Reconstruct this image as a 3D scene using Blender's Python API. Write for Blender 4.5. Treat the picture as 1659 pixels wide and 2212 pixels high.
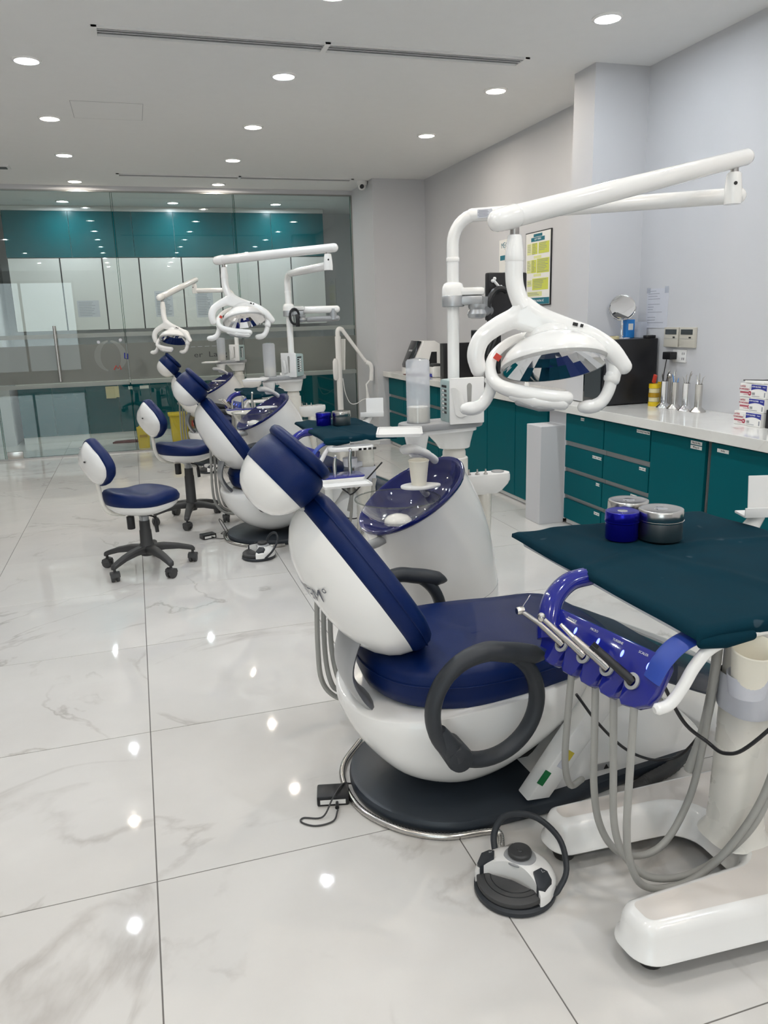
import bpy, bmesh, math, random
from mathutils import Vector, Matrix, Euler
random.seed(7)
PI = math.pi
for o in list(bpy.data.objects):
    bpy.data.objects.remove(o, do_unlink=True)
SC = bpy.context.scene
COL = SC.collection

# ------------------------------------------------------------------ camera
H_EYE = 1.395
YAW, PITCH, ROLL, FPX = math.radians(17.0775), math.radians(-13.9468), math.radians(-1.6686), 1680.3
fw = Vector((math.sin(YAW)*math.cos(PITCH), math.cos(YAW)*math.cos(PITCH), math.sin(PITCH)))
r0 = Vector((math.cos(YAW), -math.sin(YAW), 0)); u0 = r0.cross(fw)
rt = math.cos(ROLL)*r0 + math.sin(ROLL)*u0
up = -math.sin(ROLL)*r0 + math.cos(ROLL)*u0
camd = bpy.data.cameras.new('camera'); cam = bpy.data.objects.new('camera', camd); COL.objects.link(cam)
camd.sensor_fit = 'VERTICAL'; camd.sensor_height = 24.0; camd.lens = FPX*24.0/2212.0
camd.clip_start = 0.05; camd.clip_end = 100
cam.matrix_world = Matrix(((rt.x, up.x, -fw.x, 0), (rt.y, up.y, -fw.y, 0), (rt.z, up.z, -fw.z, H_EYE), (0, 0, 0, 1)))
SC.camera = cam

# ------------------------------------------------------------------ world and exposure
world = bpy.data.worlds.new('overcast_sky'); SC.world = world; world.use_nodes = True
bg = world.node_tree.nodes['Background']; bg.inputs[0].default_value = (0.86, 0.93, 1.0, 1); bg.inputs[1].default_value = 3.2
SC.view_settings.view_transform = 'Standard'; SC.view_settings.look = 'None'
SC.view_settings.gamma = 1.0; SC.view_settings.use_curve_mapping = False
SC.view_settings.exposure = 0.06
LAMP_POWER = 1150.0        # emission strength of the bright core of every ceiling downlight

# ------------------------------------------------------------------ mesh helpers
class MB:
    """collects shapes, builds ONE mesh object"""
    def __init__(s): s.v = []; s.f = []
    def add(s, vs, fs):
        n = len(s.v); s.v += [tuple(p) for p in vs]; s.f += [tuple(i+n for i in f) for f in fs]; return s
    def box(s, c, d, rot=None, bev=0.0):
        bm = bmesh.new(); bmesh.ops.create_cube(bm, size=1)
        for v in bm.verts: v.co = Vector((v.co.x*d[0], v.co.y*d[1], v.co.z*d[2]))
        if bev > 0: bmesh.ops.bevel(bm, geom=bm.edges[:], offset=bev, segments=2, profile=0.6, affect='EDGES')
        M = Matrix.Translation(Vector(c)) @ (Euler(rot).to_matrix().to_4x4() if rot else Matrix())
        bm.verts.index_update()
        s.add([M @ v.co for v in bm.verts], [[v.index for v in f.verts] for f in bm.faces]); bm.free(); return s
    def loft(s, rings, cap0=True, cap1=True, closed=False):
        n = len(rings[0]); vs = [p for r in rings for p in r]; fs = []
        m = len(rings)
        for i in range(m if closed else m-1):
            a = i*n; b = ((i+1) % m)*n
            for j in range(n):
                k = (j+1) % n; fs.append((a+j, a+k, b+k, b+j))
        if not closed:
            if cap0: fs.append(tuple(reversed(range(n))))
            if cap1: fs.append(tuple(range((m-1)*n, m*n)))
        return s.add(vs, fs)
    def tube(s, path, r, n=12, caps=True, flat=None, upv=None, closed=False, round_end=False):
        P = [Vector(p) for p in path]; m = len(P)
        R = r if isinstance(r, (list, tuple)) else [r]*m
        T = []
        for i in range(m):
            if closed: t = P[(i+1) % m]-P[i-1]
            else: t = P[min(i+1, m-1)]-P[max(i-1, 0)]
            T.append(t.normalized() if t.length > 1e-9 else Vector((0, 0, 1)))
        a = Vector(upv) if upv else (Vector((0, 0, 1)) if abs(T[0].z) < .9 else Vector((1, 0, 0)))
        rings = []
        for i in range(m):
            b = T[i].cross(a)
            if b.length < 1e-6: b = T[i].orthogonal()
            b.normalize(); a2 = b.cross(T[i]).normalized()
            if not upv: a = a2
            k = flat if flat else 1.0
            rings.append([P[i] + b*(math.cos(2*PI*j/n)*R[i]) + a2*(math.sin(2*PI*j/n)*R[i]*k) for j in range(n)])
        if round_end and not closed:
            def endr(i, sgn):
                out = []
                for q in (.5, .85, .98):
                    c = P[i] + T[i]*sgn*R[i]*q*.9; sc = math.sqrt(max(0.0, 1-q*q))
                    out.append([c + (p-P[i])*sc for p in rings[i]])
                return out
            st = endr(0, -1)[::-1]; en = endr(m-1, 1); rings = st+rings+en
        return s.loft(rings, caps, caps, closed)
    def cyl(s, c, r, h, n=24, r2=None, axis='z', bev=0.0):
        r2 = r if r2 is None else r2
        prof = [(r, 0), (r2, h)] if bev <= 0 else [(r-bev, 0), (r-.3*bev, .3*bev), (r, bev), (r2, h-bev), (r2-.3*bev, h-.3*bev), (r2-bev, h)]
        return s.lathe(c, prof, n, axis)
    def lathe(s, c, prof, n=24, axis='z', M=None, caps=True):
        c = Vector(c); rings = []
        for (r, h) in prof:
            ring = []
            for j in range(n):
                a = 2*PI*j/n; x, y = r*math.cos(a), r*math.sin(a)
                p = Vector((x, y, h)) if axis == 'z' else (Vector((h, x, y)) if axis == 'x' else Vector((y, h, x)))
                if M: p = M @ p
                ring.append(c+p)
            rings.append(ring)
        return s.loft(rings, caps, caps)
    def prism(s, pts, z0, z1, M=None, bev=0.0):
        """outline pts (x,y) extruded z0..z1, optional chamfer"""
        def off(d):
            n = len(pts); out = []
            for i in range(n):
                a, b, c = Vector(pts[i-1]), Vector(pts[i]), Vector(pts[(i+1) % n])
                e1 = (b-a); e2 = (c-b)
                n1 = Vector((e1.y, -e1.x)); n2 = Vector((e2.y, -e2.x))
                nn = n1.normalized()+n2.normalized() if n1.length and n2.length else n1+n2
                if nn.length < 1e-6: nn = n1
                out.append(b - nn.normalized()*d)
            return out
        area = sum(pts[i-1][0]*pts[i][1]-pts[i][0]*pts[i-1][1] for i in range(len(pts)))
        if area < 0: pts = pts[::-1]
        if bev > 0:
            b1 = off(bev); b2 = off(bev*.3)
            levels = [(b1, z0), (b2, z0+.3*bev), (pts, z0+bev), (pts, z1-bev), (b2, z1-.3*bev), (b1, z1)]
        else: levels = [(pts, z0), (pts, z1)]
        rings = []
        for o, z in levels:
            ring = [Vector((p[0], p[1], z)) for p in o]
            if M: ring = [M @ p for p in ring]
            rings.append(ring)
        return s.loft(rings)
    def ball(s, c, rx, ry=None, rz=None, n=20, m=12, M=None):
        ry = ry or rx; rz = rz or rx; c = Vector(c); rings = []
        for i in range(m+1):
            t = -PI/2 + PI*i/m; cr = max(math.cos(t), 1e-3)
            ring = [Vector((rx*cr*math.cos(2*PI*j/n), ry*cr*math.sin(2*PI*j/n), rz*math.sin(t))) for j in range(n)]
            if M: ring = [M @ p for p in ring]
            rings.append([c+p for p in ring])
        return s.loft(rings)
    def xf(s, M):
        s.v = [tuple(M @ Vector(p)) for p in s.v]; return s
    def mesh(s, name, angle=40):
        me = bpy.data.meshes.new(name); me.from_pydata(s.v, [], s.f)
        bm = bmesh.new(); bm.from_mesh(me); bmesh.ops.recalc_face_normals(bm, faces=bm.faces); bm.to_mesh(me); bm.free()
        if angle:
            me.polygons.foreach_set('use_smooth', [True]*len(me.polygons)); me.set_sharp_from_angle(angle=math.radians(angle))
        me.update(); return me
    def build(s, name, m, parent=None, angle=40, subd=0, loc=None, rot=None):
        me = s.mesh(name, angle); o = bpy.data.objects.new(name, me); COL.objects.link(o)
        me.materials.append(MAT[m])
        if parent: o.parent = parent
        if loc: o.location = loc
        if rot: o.rotation_euler = rot
        if subd:
            md = o.modifiers.new('smooth', 'SUBSURF'); md.levels = subd; md.render_levels = subd
        return o

def thing(name, label, cat, loc=(0, 0, 0), rotz=0.0, group=None):
    o = bpy.data.objects.new(name, None); COL.objects.link(o); o.empty_display_size = .1
    o.location = loc; o.rotation_euler = (0, 0, rotz); return tag(o, label, cat, group)
def tag(o, label=None, cat=None, group=None, kind=None):
    if label: o['label'] = label
    if cat: o['category'] = cat
    if group: o['group'] = group
    if kind: o['kind'] = kind
    return o
def struct(o): o['kind'] = 'structure'; return o
def inst(src, name=None, parent=None, loc=None, rot=None):
    o = src.copy(); COL.objects.link(o)
    if name: o.name = name
    if parent: o.parent = parent
    if loc: o.location = loc
    if rot: o.rotation_euler = rot
    return o
def dup(root, loc, rotz=None, label=None):
    r = root.copy(); COL.objects.link(r); r.location = loc
    if rotz is not None: r.rotation_euler = (0, 0, rotz)
    if label: r['label'] = label
    for ch in list(root.children):
        c = ch.copy(); COL.objects.link(c); c.parent = r
        for g in list(ch.children):
            d = g.copy(); COL.objects.link(d); d.parent = c
    return r
def spline(pts, n=8, closed=False):
    """Catmull-Rom through the points (2d or 3d)"""
    P = [Vector(p) for p in pts]; m = len(P); out = []
    for i in range(m if closed else m-1):
        a, b, c, d = (P[i-1] if (closed or i > 0) else P[0]*2-P[1]), P[i], P[(i+1) % m], (P[(i+2) % m] if (closed or i+2 < m) else P[-1]*2-P[-2])
        for k in range(n):
            t = k/n; t2 = t*t; t3 = t2*t
            out.append(0.5*((2*b)+(c-a)*t+(2*a-5*b+4*c-d)*t2+(3*b-a-3*c+d)*t3))
    if not closed: out.append(P[-1])
    return out
def rrect(w, h, r, n=5, cx=0, cy=0):
    pts = []
    for (sx, sy, a0) in ((1, 1, 0), (-1, 1, PI/2), (-1, -1, PI), (1, -1, 1.5*PI)):
        for k in range(n+1):
            a = a0 + PI/2*k/n; pts.append((cx+sx*(w/2-r)+r*math.cos(a), cy+sy*(h/2-r)+r*math.sin(a)))
    return pts
def interp(t, tab):
    for i in range(len(tab)-1):
        if t <= tab[i+1][0]:
            f = (t-tab[i][0])/(tab[i+1][0]-tab[i][0]); f = max(0, min(1, f)); g = f*f*(3-2*f)
            return tab[i][1]+(tab[i+1][1]-tab[i][1])*f if False else tab[i][1]+(tab[i+1][1]-tab[i][1])*(.5*f+.5*g)
    return tab[-1][1]
def smooth_rows(T, n=4): return [tuple(v) for v in (lambda P: [[.5*((2*b[k])+(c[k]-a[k])*t+(2*a[k]-5*b[k]+4*c[k]-d[k])*t*t+(3*b[k]-a[k]-3*c[k]+d[k])*t**3) for k in range(len(b))] for i in range(len(P)-1) for (a, b, c, d) in [(P[max(i-1, 0)], P[i], P[i+1], P[min(i+2, len(P)-1)])] for t in [q/n for q in range(n)]]+[list(P[-1])])(T)]
def text(name, s, size, m, parent=None, M=None, depth=0.0004, loc=None, align='CENTER', sx=1.0, bold=0.0):
    cu = bpy.data.curves.new('t', 'FONT'); cu.body = s; cu.size = size; cu.align_x = align; cu.align_y = 'CENTER'
    cu.extrude = depth; cu.resolution_u = 2; cu.offset = bold
    t = bpy.data.objects.new('t', cu); COL.objects.link(t)
    dg = bpy.context.evaluated_depsgraph_get(); dg.update()
    me = bpy.data.meshes.new_from_object(t.evaluated_get(dg)); me.name = name
    bpy.data.objects.remove(t, do_unlink=True)
    if sx != 1.0: me.transform(Matrix.Diagonal((sx, 1, 1, 1)))
    if M: me.transform(M)
    o = bpy.data.objects.new(name, me); COL.objects.link(o); me.materials.clear(); me.materials.append(MAT[m])
    if parent: o.parent = parent
    if loc: o.location = loc
    return o

# ------------------------------------------------------------------ materials
MAT = {}
def nodes(name):
    m = bpy.data.materials.new(name); m.use_nodes = True; nt = m.node_tree; MAT[name] = m
    return m, nt, nt.nodes['Principled BSDF']
def N(nt, t, **kw):
    n = nt.nodes.new(t)
    for k, v in kw.items(): setattr(n, k, v)
    return n
def coords(nt, scale=None, obj=True):
    tc = N(nt, 'ShaderNodeTexCoord'); return tc.outputs['Object' if obj else 'Generated']
def pbr(name, col, rough=.4, metal=0.0, var=.06, scale=12.0, bump=0.0, bscale=200.0, coat=0.0, spec=.5, rvar=.05, sheen=0.0, emit=None):
    m, nt, b = nodes(name); L = nt.links; c = coords(nt)
    nz = N(nt, 'ShaderNodeTexNoise'); nz.inputs['Scale'].default_value = scale; nz.inputs['Detail'].default_value = 4; L.new(c, nz.inputs['Vector'])
    mp = N(nt, 'ShaderNodeMapRange'); mp.inputs['To Min'].default_value = 1-var; mp.inputs['To Max'].default_value = 1+var; L.new(nz.outputs['Fac'], mp.inputs['Value'])
    mx = N(nt, 'ShaderNodeVectorMath', operation='SCALE'); mx.inputs[0].default_value = col; L.new(mp.outputs[0], mx.inputs['Scale']); L.new(mx.outputs[0], b.inputs['Base Color'])
    mr = N(nt, 'ShaderNodeMapRange'); mr.inputs['To Min'].default_value = max(0, rough-rvar); mr.inputs['To Max'].default_value = rough+rvar; L.new(nz.outputs['Fac'], mr.inputs['Value']); L.new(mr.outputs[0], b.inputs['Roughness'])
    b.inputs['Metallic'].default_value = metal; b.inputs['Coat Weight'].default_value = coat; b.inputs['Coat Roughness'].default_value = .06
    b.inputs['Specular IOR Level'].default_value = spec; b.inputs['Sheen Weight'].default_value = sheen
    if bump > 0:
        n2 = N(nt, 'ShaderNodeTexNoise'); n2.inputs['Scale'].default_value = bscale; n2.inputs['Detail'].default_value = 3; L.new(c, n2.inputs['Vector'])
        bp = N(nt, 'ShaderNodeBump'); bp.inputs['Strength'].default_value = bump; bp.inputs['Distance'].default_value = .002; L.new(n2.outputs['Fac'], bp.inputs['Height']); L.new(bp.outputs[0], b.inputs['Normal'])
    if emit:
        b.inputs['Emission Color'].default_value = (*emit[0], 1); b.inputs['Emission Strength'].default_value = emit[1]
    return m
def emat(name, col, strength):
    m, nt, b = nodes(name); b.inputs['Base Color'].default_value = (.8, .8, .8, 1)
    b.inputs['Emission Color'].default_value = (*col, 1); b.inputs['Emission Strength'].default_value = strength
def glassmat(name, tint, base=.04, film=0.0, filmcol=(.8, .8, .8)):
    """thin clear sheet: see-through, fresnel mirror, optional milky film"""
    m, nt, b = nodes(name); L = nt.links; nt.nodes.remove(b); out = nt.nodes['Material Output']
    tr = N(nt, 'ShaderNodeBsdfTransparent'); tr.inputs[0].default_value = (*tint, 1)
    gl = N(nt, 'ShaderNodeBsdfGlossy'); gl.inputs['Roughness'].default_value = .0; gl.inputs[0].default_value = (1, 1, 1, 1)
    lw = N(nt, 'ShaderNodeLayerWeight'); lw.inputs[0].default_value = .5
    pw = N(nt, 'ShaderNodeMath', operation='POWER'); pw.inputs[1].default_value = 5; L.new(lw.outputs['Facing'], pw.inputs[0])
    ma = N(nt, 'ShaderNodeMath', operation='MULTIPLY_ADD'); ma.inputs[1].default_value = 1-base; ma.inputs[2].default_value = base; L.new(pw.outputs[0], ma.inputs[0])
    src = tr.outputs[0]
    if film > 0:
        df = N(nt, 'ShaderNodeBsdfDiffuse'); df.inputs[0].default_value = (*filmcol, 1)
        tl = N(nt, 'ShaderNodeBsdfTranslucent'); tl.inputs[0].default_value = (*filmcol, 1)
        m0 = N(nt, 'ShaderNodeMixShader'); m0.inputs[0].default_value = .5; L.new(df.outputs[0], m0.inputs[1]); L.new(tl.outputs[0], m0.inputs[2])
        m1 = N(nt, 'ShaderNodeMixShader'); m1.inputs[0].default_value = film; L.new(src, m1.inputs[1]); L.new(m0.outputs[0], m1.inputs[2]); src = m1.outputs[0]
    mx = N(nt, 'ShaderNodeMixShader'); L.new(ma.outputs[0], mx.inputs[0]); L.new(src, mx.inputs[1]); L.new(gl.outputs[0], mx.inputs[2]); L.new(mx.outputs[0], out.inputs[0])
def marble(name, base, vein, rough, scale=1.0, amount=.5, usr=True):
    """pale stone with thin wandering veins, the pattern shifts from object to object"""
    m, nt, b = nodes(name); L = nt.links; c = coords(nt)
    oi = N(nt, 'ShaderNodeObjectInfo'); sc = N(nt, 'ShaderNodeVectorMath', operation='SCALE'); sc.inputs['Scale'].default_value = 37.0
    cb = N(nt, 'ShaderNodeCombineXYZ'); L.new(oi.outputs['Random'], cb.inputs[0]); L.new(oi.outputs['Random'], cb.inputs[1]); L.new(cb.outputs[0], sc.inputs[0])
    ad = N(nt, 'ShaderNodeVectorMath', operation='ADD'); L.new(c, ad.inputs[0]); L.new(sc.outputs[0], ad.inputs[1])
    n0 = N(nt, 'ShaderNodeTexNoise'); n0.inputs['Scale'].default_value = 1.6*scale; n0.inputs['Detail'].default_value = 6; n0.inputs['Roughness'].default_value = .6; L.new(ad.outputs[0], n0.inputs['Vector'])
    n1 = N(nt, 'ShaderNodeTexNoise'); n1.inputs['Scale'].default_value = .9*scale; n1.inputs['Detail'].default_value = 8; n1.inputs['Distortion'].default_value = 1.2; L.new(ad.outputs[0], n1.inputs['Vector'])
    sb = N(nt, 'ShaderNodeMath', operation='SUBTRACT'); sb.inputs[1].default_value = .5; L.new(n1.outputs['Fac'], sb.inputs[0])
    ab = N(nt, 'ShaderNodeMath', operation='ABSOLUTE'); L.new(sb.outputs[0], ab.inputs[0])
    mr = N(nt, 'ShaderNodeMapRange'); mr.inputs['From Min'].default_value = 0; mr.inputs['From Max'].default_value = .011; mr.inputs['To Min'].default_value = 1; mr.inputs['To Max'].default_value = 0; L.new(ab.outputs[0], mr.inputs['Value'])
    ms = N(nt, 'ShaderNodeMapRange'); ms.inputs['From Min'].default_value = .42; ms.inputs['From Max'].default_value = .62; L.new(n0.outputs['Fac'], ms.inputs['Value'])
    mu = N(nt, 'ShaderNodeMath', operation='MULTIPLY'); L.new(mr.outputs[0], mu.inputs[0]); L.new(ms.outputs[0], mu.inputs[1])
    m2 = N(nt, 'ShaderNodeMath', operation='MULTIPLY'); m2.inputs[1].default_value = amount; L.new(mu.outputs[0], m2.inputs[0])
    cl = N(nt, 'ShaderNodeMix', data_type='RGBA'); cl.inputs[6].default_value = (*base, 1); cl.inputs[7].default_value = (*[x*.90 for x in base], 1)
    mc = N(nt, 'ShaderNodeMapRange'); mc.inputs['From Min'].default_value = .35; mc.inputs['From Max'].default_value = .7; L.new(n0.outputs['Fac'], mc.inputs['Value']); L.new(mc.outputs[0], cl.inputs[0])
    cv = N(nt, 'ShaderNodeMix', data_type='RGBA'); L.new(m2.outputs[0], cv.inputs[0]); L.new(cl.outputs[2], cv.inputs[6]); cv.inputs[7].default_value = (*vein, 1)
    L.new(cv.outputs[2], b.inputs['Base Color']); b.inputs['Roughness'].default_value = rough; b.inputs['Coat Weight'].default_value = .0

pbr('ceiling_paint', (.80, .80, .79), .85, var=.02, bump=.05, bscale=90)
pbr('wall_paint', (.60, .60, .615), .7, var=.02, scale=3, bump=.06, bscale=60)
marble('floor_tile', (.70, .68, .65), (.36, .33, .30), .032, .9, .62)
pbr('grout', (.16, .15, .14), .8, var=.15, scale=40)
marble('worktop_stone', (.80, .79, .75), (.55, .50, .44), .08, 2.2, .35)
pbr('teal_laminate', (.0, .098, .118), .5, var=.05, scale=5, bump=.03, bscale=300, spec=.08)
pbr('teal_gloss', (.0, .10, .118), .25, var=.05, scale=3, spec=.15)
pbr('white_laminate', (.74, .73, .71), .3, var=.03, scale=4)
pbr('grey_rail', (.42, .42, .42), .4, metal=.3, var=.05)
pbr('white_gloss', (.88, .87, .845), .16, var=.02, scale=5, coat=.35)
pbr('base_beige', (.74, .69, .64), .4, var=.05, scale=7)
pbr('white_cream', (.78, .755, .69), .28, var=.02, scale=7, coat=.2)
pbr('white_matt', (.78, .775, .76), .45, var=.03, scale=8)
pbr('navy_leather', (.002, .0135, .082), .42, var=.10, scale=9, bump=.18, bscale=420, rvar=.05, spec=.2)
pbr('navy_dull', (.018, .030, .062), .42, var=.12, scale=9, bump=.1, bscale=300, spec=.35)
pbr('blue_gloss', (.012, .018, .23), .09, var=.05, scale=6, coat=.6)
pbr('basin_blue', (.006, .011, .115), .08, var=.05, scale=6, coat=.6)
pbr('blue_anodised', (.010, .010, .36), .22, metal=.75, var=.06, scale=20)
pbr('slate_plastic', (.030, .034, .040), .42, spec=.35, var=.08, scale=20, bump=.1, bscale=500)
pbr('slate_dark', (.026, .034, .045), .38, var=.08, scale=14, bump=.06, bscale=400)
pbr('charcoal', (.045, .045, .046), .5, var=.08, scale=20, bump=.08, bscale=500)
pbr('black_plastic', (.008, .008, .010), .35, var=.1, scale=20)
pbr('black_gloss', (.005, .006, .010), .08, var=.05, scale=20)
pbr('grey_plastic', (.33, .335, .34), .4, var=.04, scale=12)
pbr('grey_hose', (.36, .355, .33), .5, var=.05, scale=30)
pbr('silver_paint', (.42, .43, .44), .32, metal=.6, var=.04)
pbr('steel', (.62, .60, .57), .22, metal=1.0, var=.06, scale=30)
pbr('steel_dull', (.42, .40, .38), .34, metal=1.0, var=.1, scale=30)
pbr('chrome', (.82, .82, .83), .06, metal=1.0, var=.02)
pbr('mirror_face', (.86, .88, .92), .02, metal=1.0, var=.0)
pbr('cloth_teal', (.0010, .025, .041), .9, var=.18, scale=14, bump=.25, bscale=500, spec=.12)
def stains(name, col):
    nt = MAT[name].node_tree; L = nt.links; b = nt.nodes['Principled BSDF']; src = b.inputs['Base Color'].links[0].from_socket
    nz = N(nt, 'ShaderNodeTexNoise'); nz.inputs['Scale'].default_value = 11; nz.inputs['Detail'].default_value = 1.5; L.new(coords(nt), nz.inputs['Vector'])
    mr = N(nt, 'ShaderNodeMapRange'); mr.inputs['From Min'].default_value = .705; mr.inputs['From Max'].default_value = .725; mr.inputs['To Max'].default_value = .55; L.new(nz.outputs['Fac'], mr.inputs['Value'])
    mx = N(nt, 'ShaderNodeMix', data_type='RGBA'); L.new(mr.outputs[0], mx.inputs[0]); L.new(src, mx.inputs[6]); mx.inputs[7].default_value = (*col, 1); L.new(mx.outputs[2], b.inputs['Base Color'])
stains('cloth_teal', (.055, .085, .105))
pbr('paper', (.82, .81, .78), .8, var=.03, scale=10)
pbr('paper_cup', (.84, .80, .69), .7, var=.03, scale=10)
pbr('paper_grey', (.60, .61, .66), .8, var=.05, scale=30)
pbr('ink_grey', (.28, .29, .33), .8)
pbr('ink_black', (.02, .02, .02), .7)
pbr('red_print', (.42, .02, .06), .6)
pbr('blue_print', (.02, .03, .28), .6)
pbr('white_print', (.85, .85, .85), .6)
pbr('teal_print', (.01, .16, .22), .6)
pbr('lime_print', (.62, .66, .10), .6, var=.04)
pbr('pale_lime', (.72, .74, .34), .6, var=.04)
pbr('yellow_plastic', (.72, .50, .01), .4, var=.06)
pbr('yellow_cloth', (.68, .60, .34), .9, var=.06, bump=.2)
pbr('amber', (.42, .24, .01), .25, var=.1)
pbr('cyan_paper', (.02, .22, .62), .5, var=.1)
pbr('cardboard', (.30, .19, .10), .8, var=.1)
pbr('red_label', (.55, .05, .03), .6)
pbr('seagreen_plastic', (.36, .46, .45), .35, var=.04)
pbr('beige_plastic', (.56, .53, .46), .45, var=.04)
pbr('maroon', (.10, .02, .02), .8, var=.2)
pbr('lcd', (.05, .06, .065), .2)
pbr('green_switch', (.01, .16, .05), .4)
pbr('warn_yellow', (.60, .48, .05), .6)
pbr('blue_mat', (.02, .06, .36), .45, var=.1, scale=20)
pbr('frame_metal', (.34, .34, .32), .35, metal=.8, var=.05)
emat('lamp_cool', (.86, .93, 1.0), LAMP_POWER)
emat('lamp_warm', (1.0, .90, .78), LAMP_POWER)
emat('lamp_glow_cool', (.90, .95, 1.0), 6.0)
emat('lamp_glow_warm', (1.0, .93, .84), 6.0)
emat('blue_led', (.0, .07, 1.0), 2.6)
glassmat('clear_glass', (.93, .965, .95), .045)
glassmat('glass_edge', (.35, .52, .45), .06)
glassmat('bowl_edge', (.70, .73, .70), .10)
glassmat('bowl_glass', (.96, .96, .94), .05)
glassmat('frost_film', (.9, .93, .92), .03, film=.70, filmcol=(.36, .36, .335))
glassmat('frost_line', (.9, .93, .92), .03, film=.60, filmcol=(.55, .56, .53))
glassmat('milky_plastic', (.95, .96, .98), .05, film=.42, filmcol=(.80, .82, .86))
glassmat('clear_film', (.93, .94, .94), .05, film=.10, filmcol=(.7, .7, .7))
# ------------------------------------------------------------------ room shell
XL, XR, YN, YG, YB, ZC = -4.0, 3.15, -4.0, 9.27, 11.2, 2.835
def wallbox(name, x0, x1, y0, y1, z0, z1, m='wall_paint'):
    return struct(MB().box(((x0+x1)/2, (y0+y1)/2, (z0+z1)/2), (x1-x0, y1-y0, z1-z0)).build(name, m, angle=0))
floor = wallbox('floor', XL-.2, XR+.4, YN-.2, YB+.2, -.2, -.0015, 'grout')
tile_cache = {}
GAP = .0032
def tile(x0, x1, y0, y1):
    w, d = round(x1-x0-GAP, 4), round(y1-y0-GAP, 4)
    if w < .02 or d < .02: return
    if (w, d) not in tile_cache:
        o = MB().box((w/2, d/2, -.006), (w, d, .012), bev=.0012).build('tile', 'floor_tile', floor, angle=0); tile_cache[(w, d)] = o
    else: o = inst(tile_cache[(w, d)], None, floor)
    o.location = (x0+GAP/2, y0+GAP/2, 0)
xs = [-.08+.8*k for k in range(-5, 5)]; ys = [1.83+.8*k for k in range(-8, 13)]
def cuts(a, lo, hi): return [lo]+[v for v in a if lo+.03 < v < hi-.03]+[hi]
X_, Y_ = cuts(xs, XL, XR), cuts(ys, YN, YB)
for i in range(len(X_)-1):
    for j in range(len(Y_)-1): tile(X_[i], X_[i+1], Y_[j], Y_[j+1])
ceiling = wallbox('ceiling', XL-.2, XR+.4, YN-.2, YB+.2, ZC, ZC+.2, 'ceiling_paint')
wallbox('wall_right', XR, XR+.2, YN-.2, YB, 0, ZC)
wallbox('wall_left', XL-.2, XL, YN-.2, YB, 0, ZC)
wallbox('wall_back', XL-.2, XR+.4, YB, YB+.2, 0, ZC)
# rear wall behind the viewer with the street window
rw = wallbox('wall_front', -1.35, XR, YN-.2, YN, 0, ZC)
wallbox('wall_front', XL, -1.35, YN-.2, YN, 2.6, ZC)
wallbox('wall_front', XL, -1.35, YN-.2, YN, 0, .25)
w1 = struct(thing('window_1', None, None, ((XL-1.35)/2, YN-.1, .25)))
f = MB()
for x in (-1.295, 0, 1.295): f.box((x, 0, 1.175), (.06, .08, 2.35))
f.box((0, 0, .03), (2.65, .08, .06)); f.box((0, 0, 2.32), (2.65, .08, .06)); f.build('window_frame', 'frame_metal', w1, angle=0)
for x in (-.6475, .6475): MB().box((x, 0, 1.175), (1.23, .012, 2.23)).build('pane', 'clear_glass', w1, angle=0)
# pillars
wallbox('wall_pillar', 2.56, XR, 8.42, YG+.03, 0, ZC)
wallbox('wall_pillar', 2.775, XR, 4.49, 4.73, 0.83, ZC)
struct(MB().box((2.607, 4.69, .335), (.185, .2, .67), bev=.004).build('wall_pier', 'wall_paint', angle=0))
# lintel over the glass
wallbox('trim_1', XL, 2.56, YG-.03, YG+.03, 2.79, ZC, 'wall_paint')
# ------------------------------------------------------------------ glass partition
gp = struct(thing('window_2', None, None, (0, YG, 0)))
PANELS = [(-2.78, -1.462), (-1.452, -.088), (-.078, 1.2), (1.208, 2.545)]
for k, (a, b) in enumerate(PANELS):
    q = MB().box(((a+b)/2, 0, 1.40), (b-a, .012, 2.76)).build('pane', 'clear_glass', gp, angle=0)
    MB().box((0, -.0075, 1.015), (b-a-.002, .002, .40)).build('frosted_band', 'frost_film', q, angle=0, loc=((a+b)/2, 0, 0.0))
    MB().box((0, -.0075, 1.31), (b-a-.002, .002, .045)).build('frosted_stripe', 'frost_line', q, angle=0, loc=((a+b)/2, 0, 0))
    MB().box((0, -.0075, .785), (b-a-.002, .002, .045)).build('frosted_stripe', 'frost_line', q, angle=0, loc=((a+b)/2, 0, 0))
    for xx in (a+.003, b-.003): MB().box((xx, 0, 1.40), (.006, .0135, 2.76)).build('glass_edge', 'glass_edge', q, angle=0)
MB().box((-.11, 0, 2.788), (5.33, .035, .022)).build('top_channel', 'frame_metal', gp, angle=0)
MB().box((2.552, 0, 1.39), (.016, .04, 2.78)).build('side_channel', 'frame_metal', gp, angle=0)
MB().box((.56, 0, .009), (3.97, .03, .016)).build('bottom_channel', 'steel_dull', gp, angle=0)
for x in (-1.36, -.62): MB().box((x, 0, .055), (.16, .034, .08), bev=.004).build('door_patch', 'steel', gp)
MB().tube([(-.80, -.045, .83), (-.80, -.045, 1.42)], .016, 14).tube([(-.80, -.045, .95), (-.80, 0, .95)], .008, 8).tube([(-.80, -.045, 1.3), (-.80, 0, 1.3)], .008, 8).build('door_handle', 'steel', gp)
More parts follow.
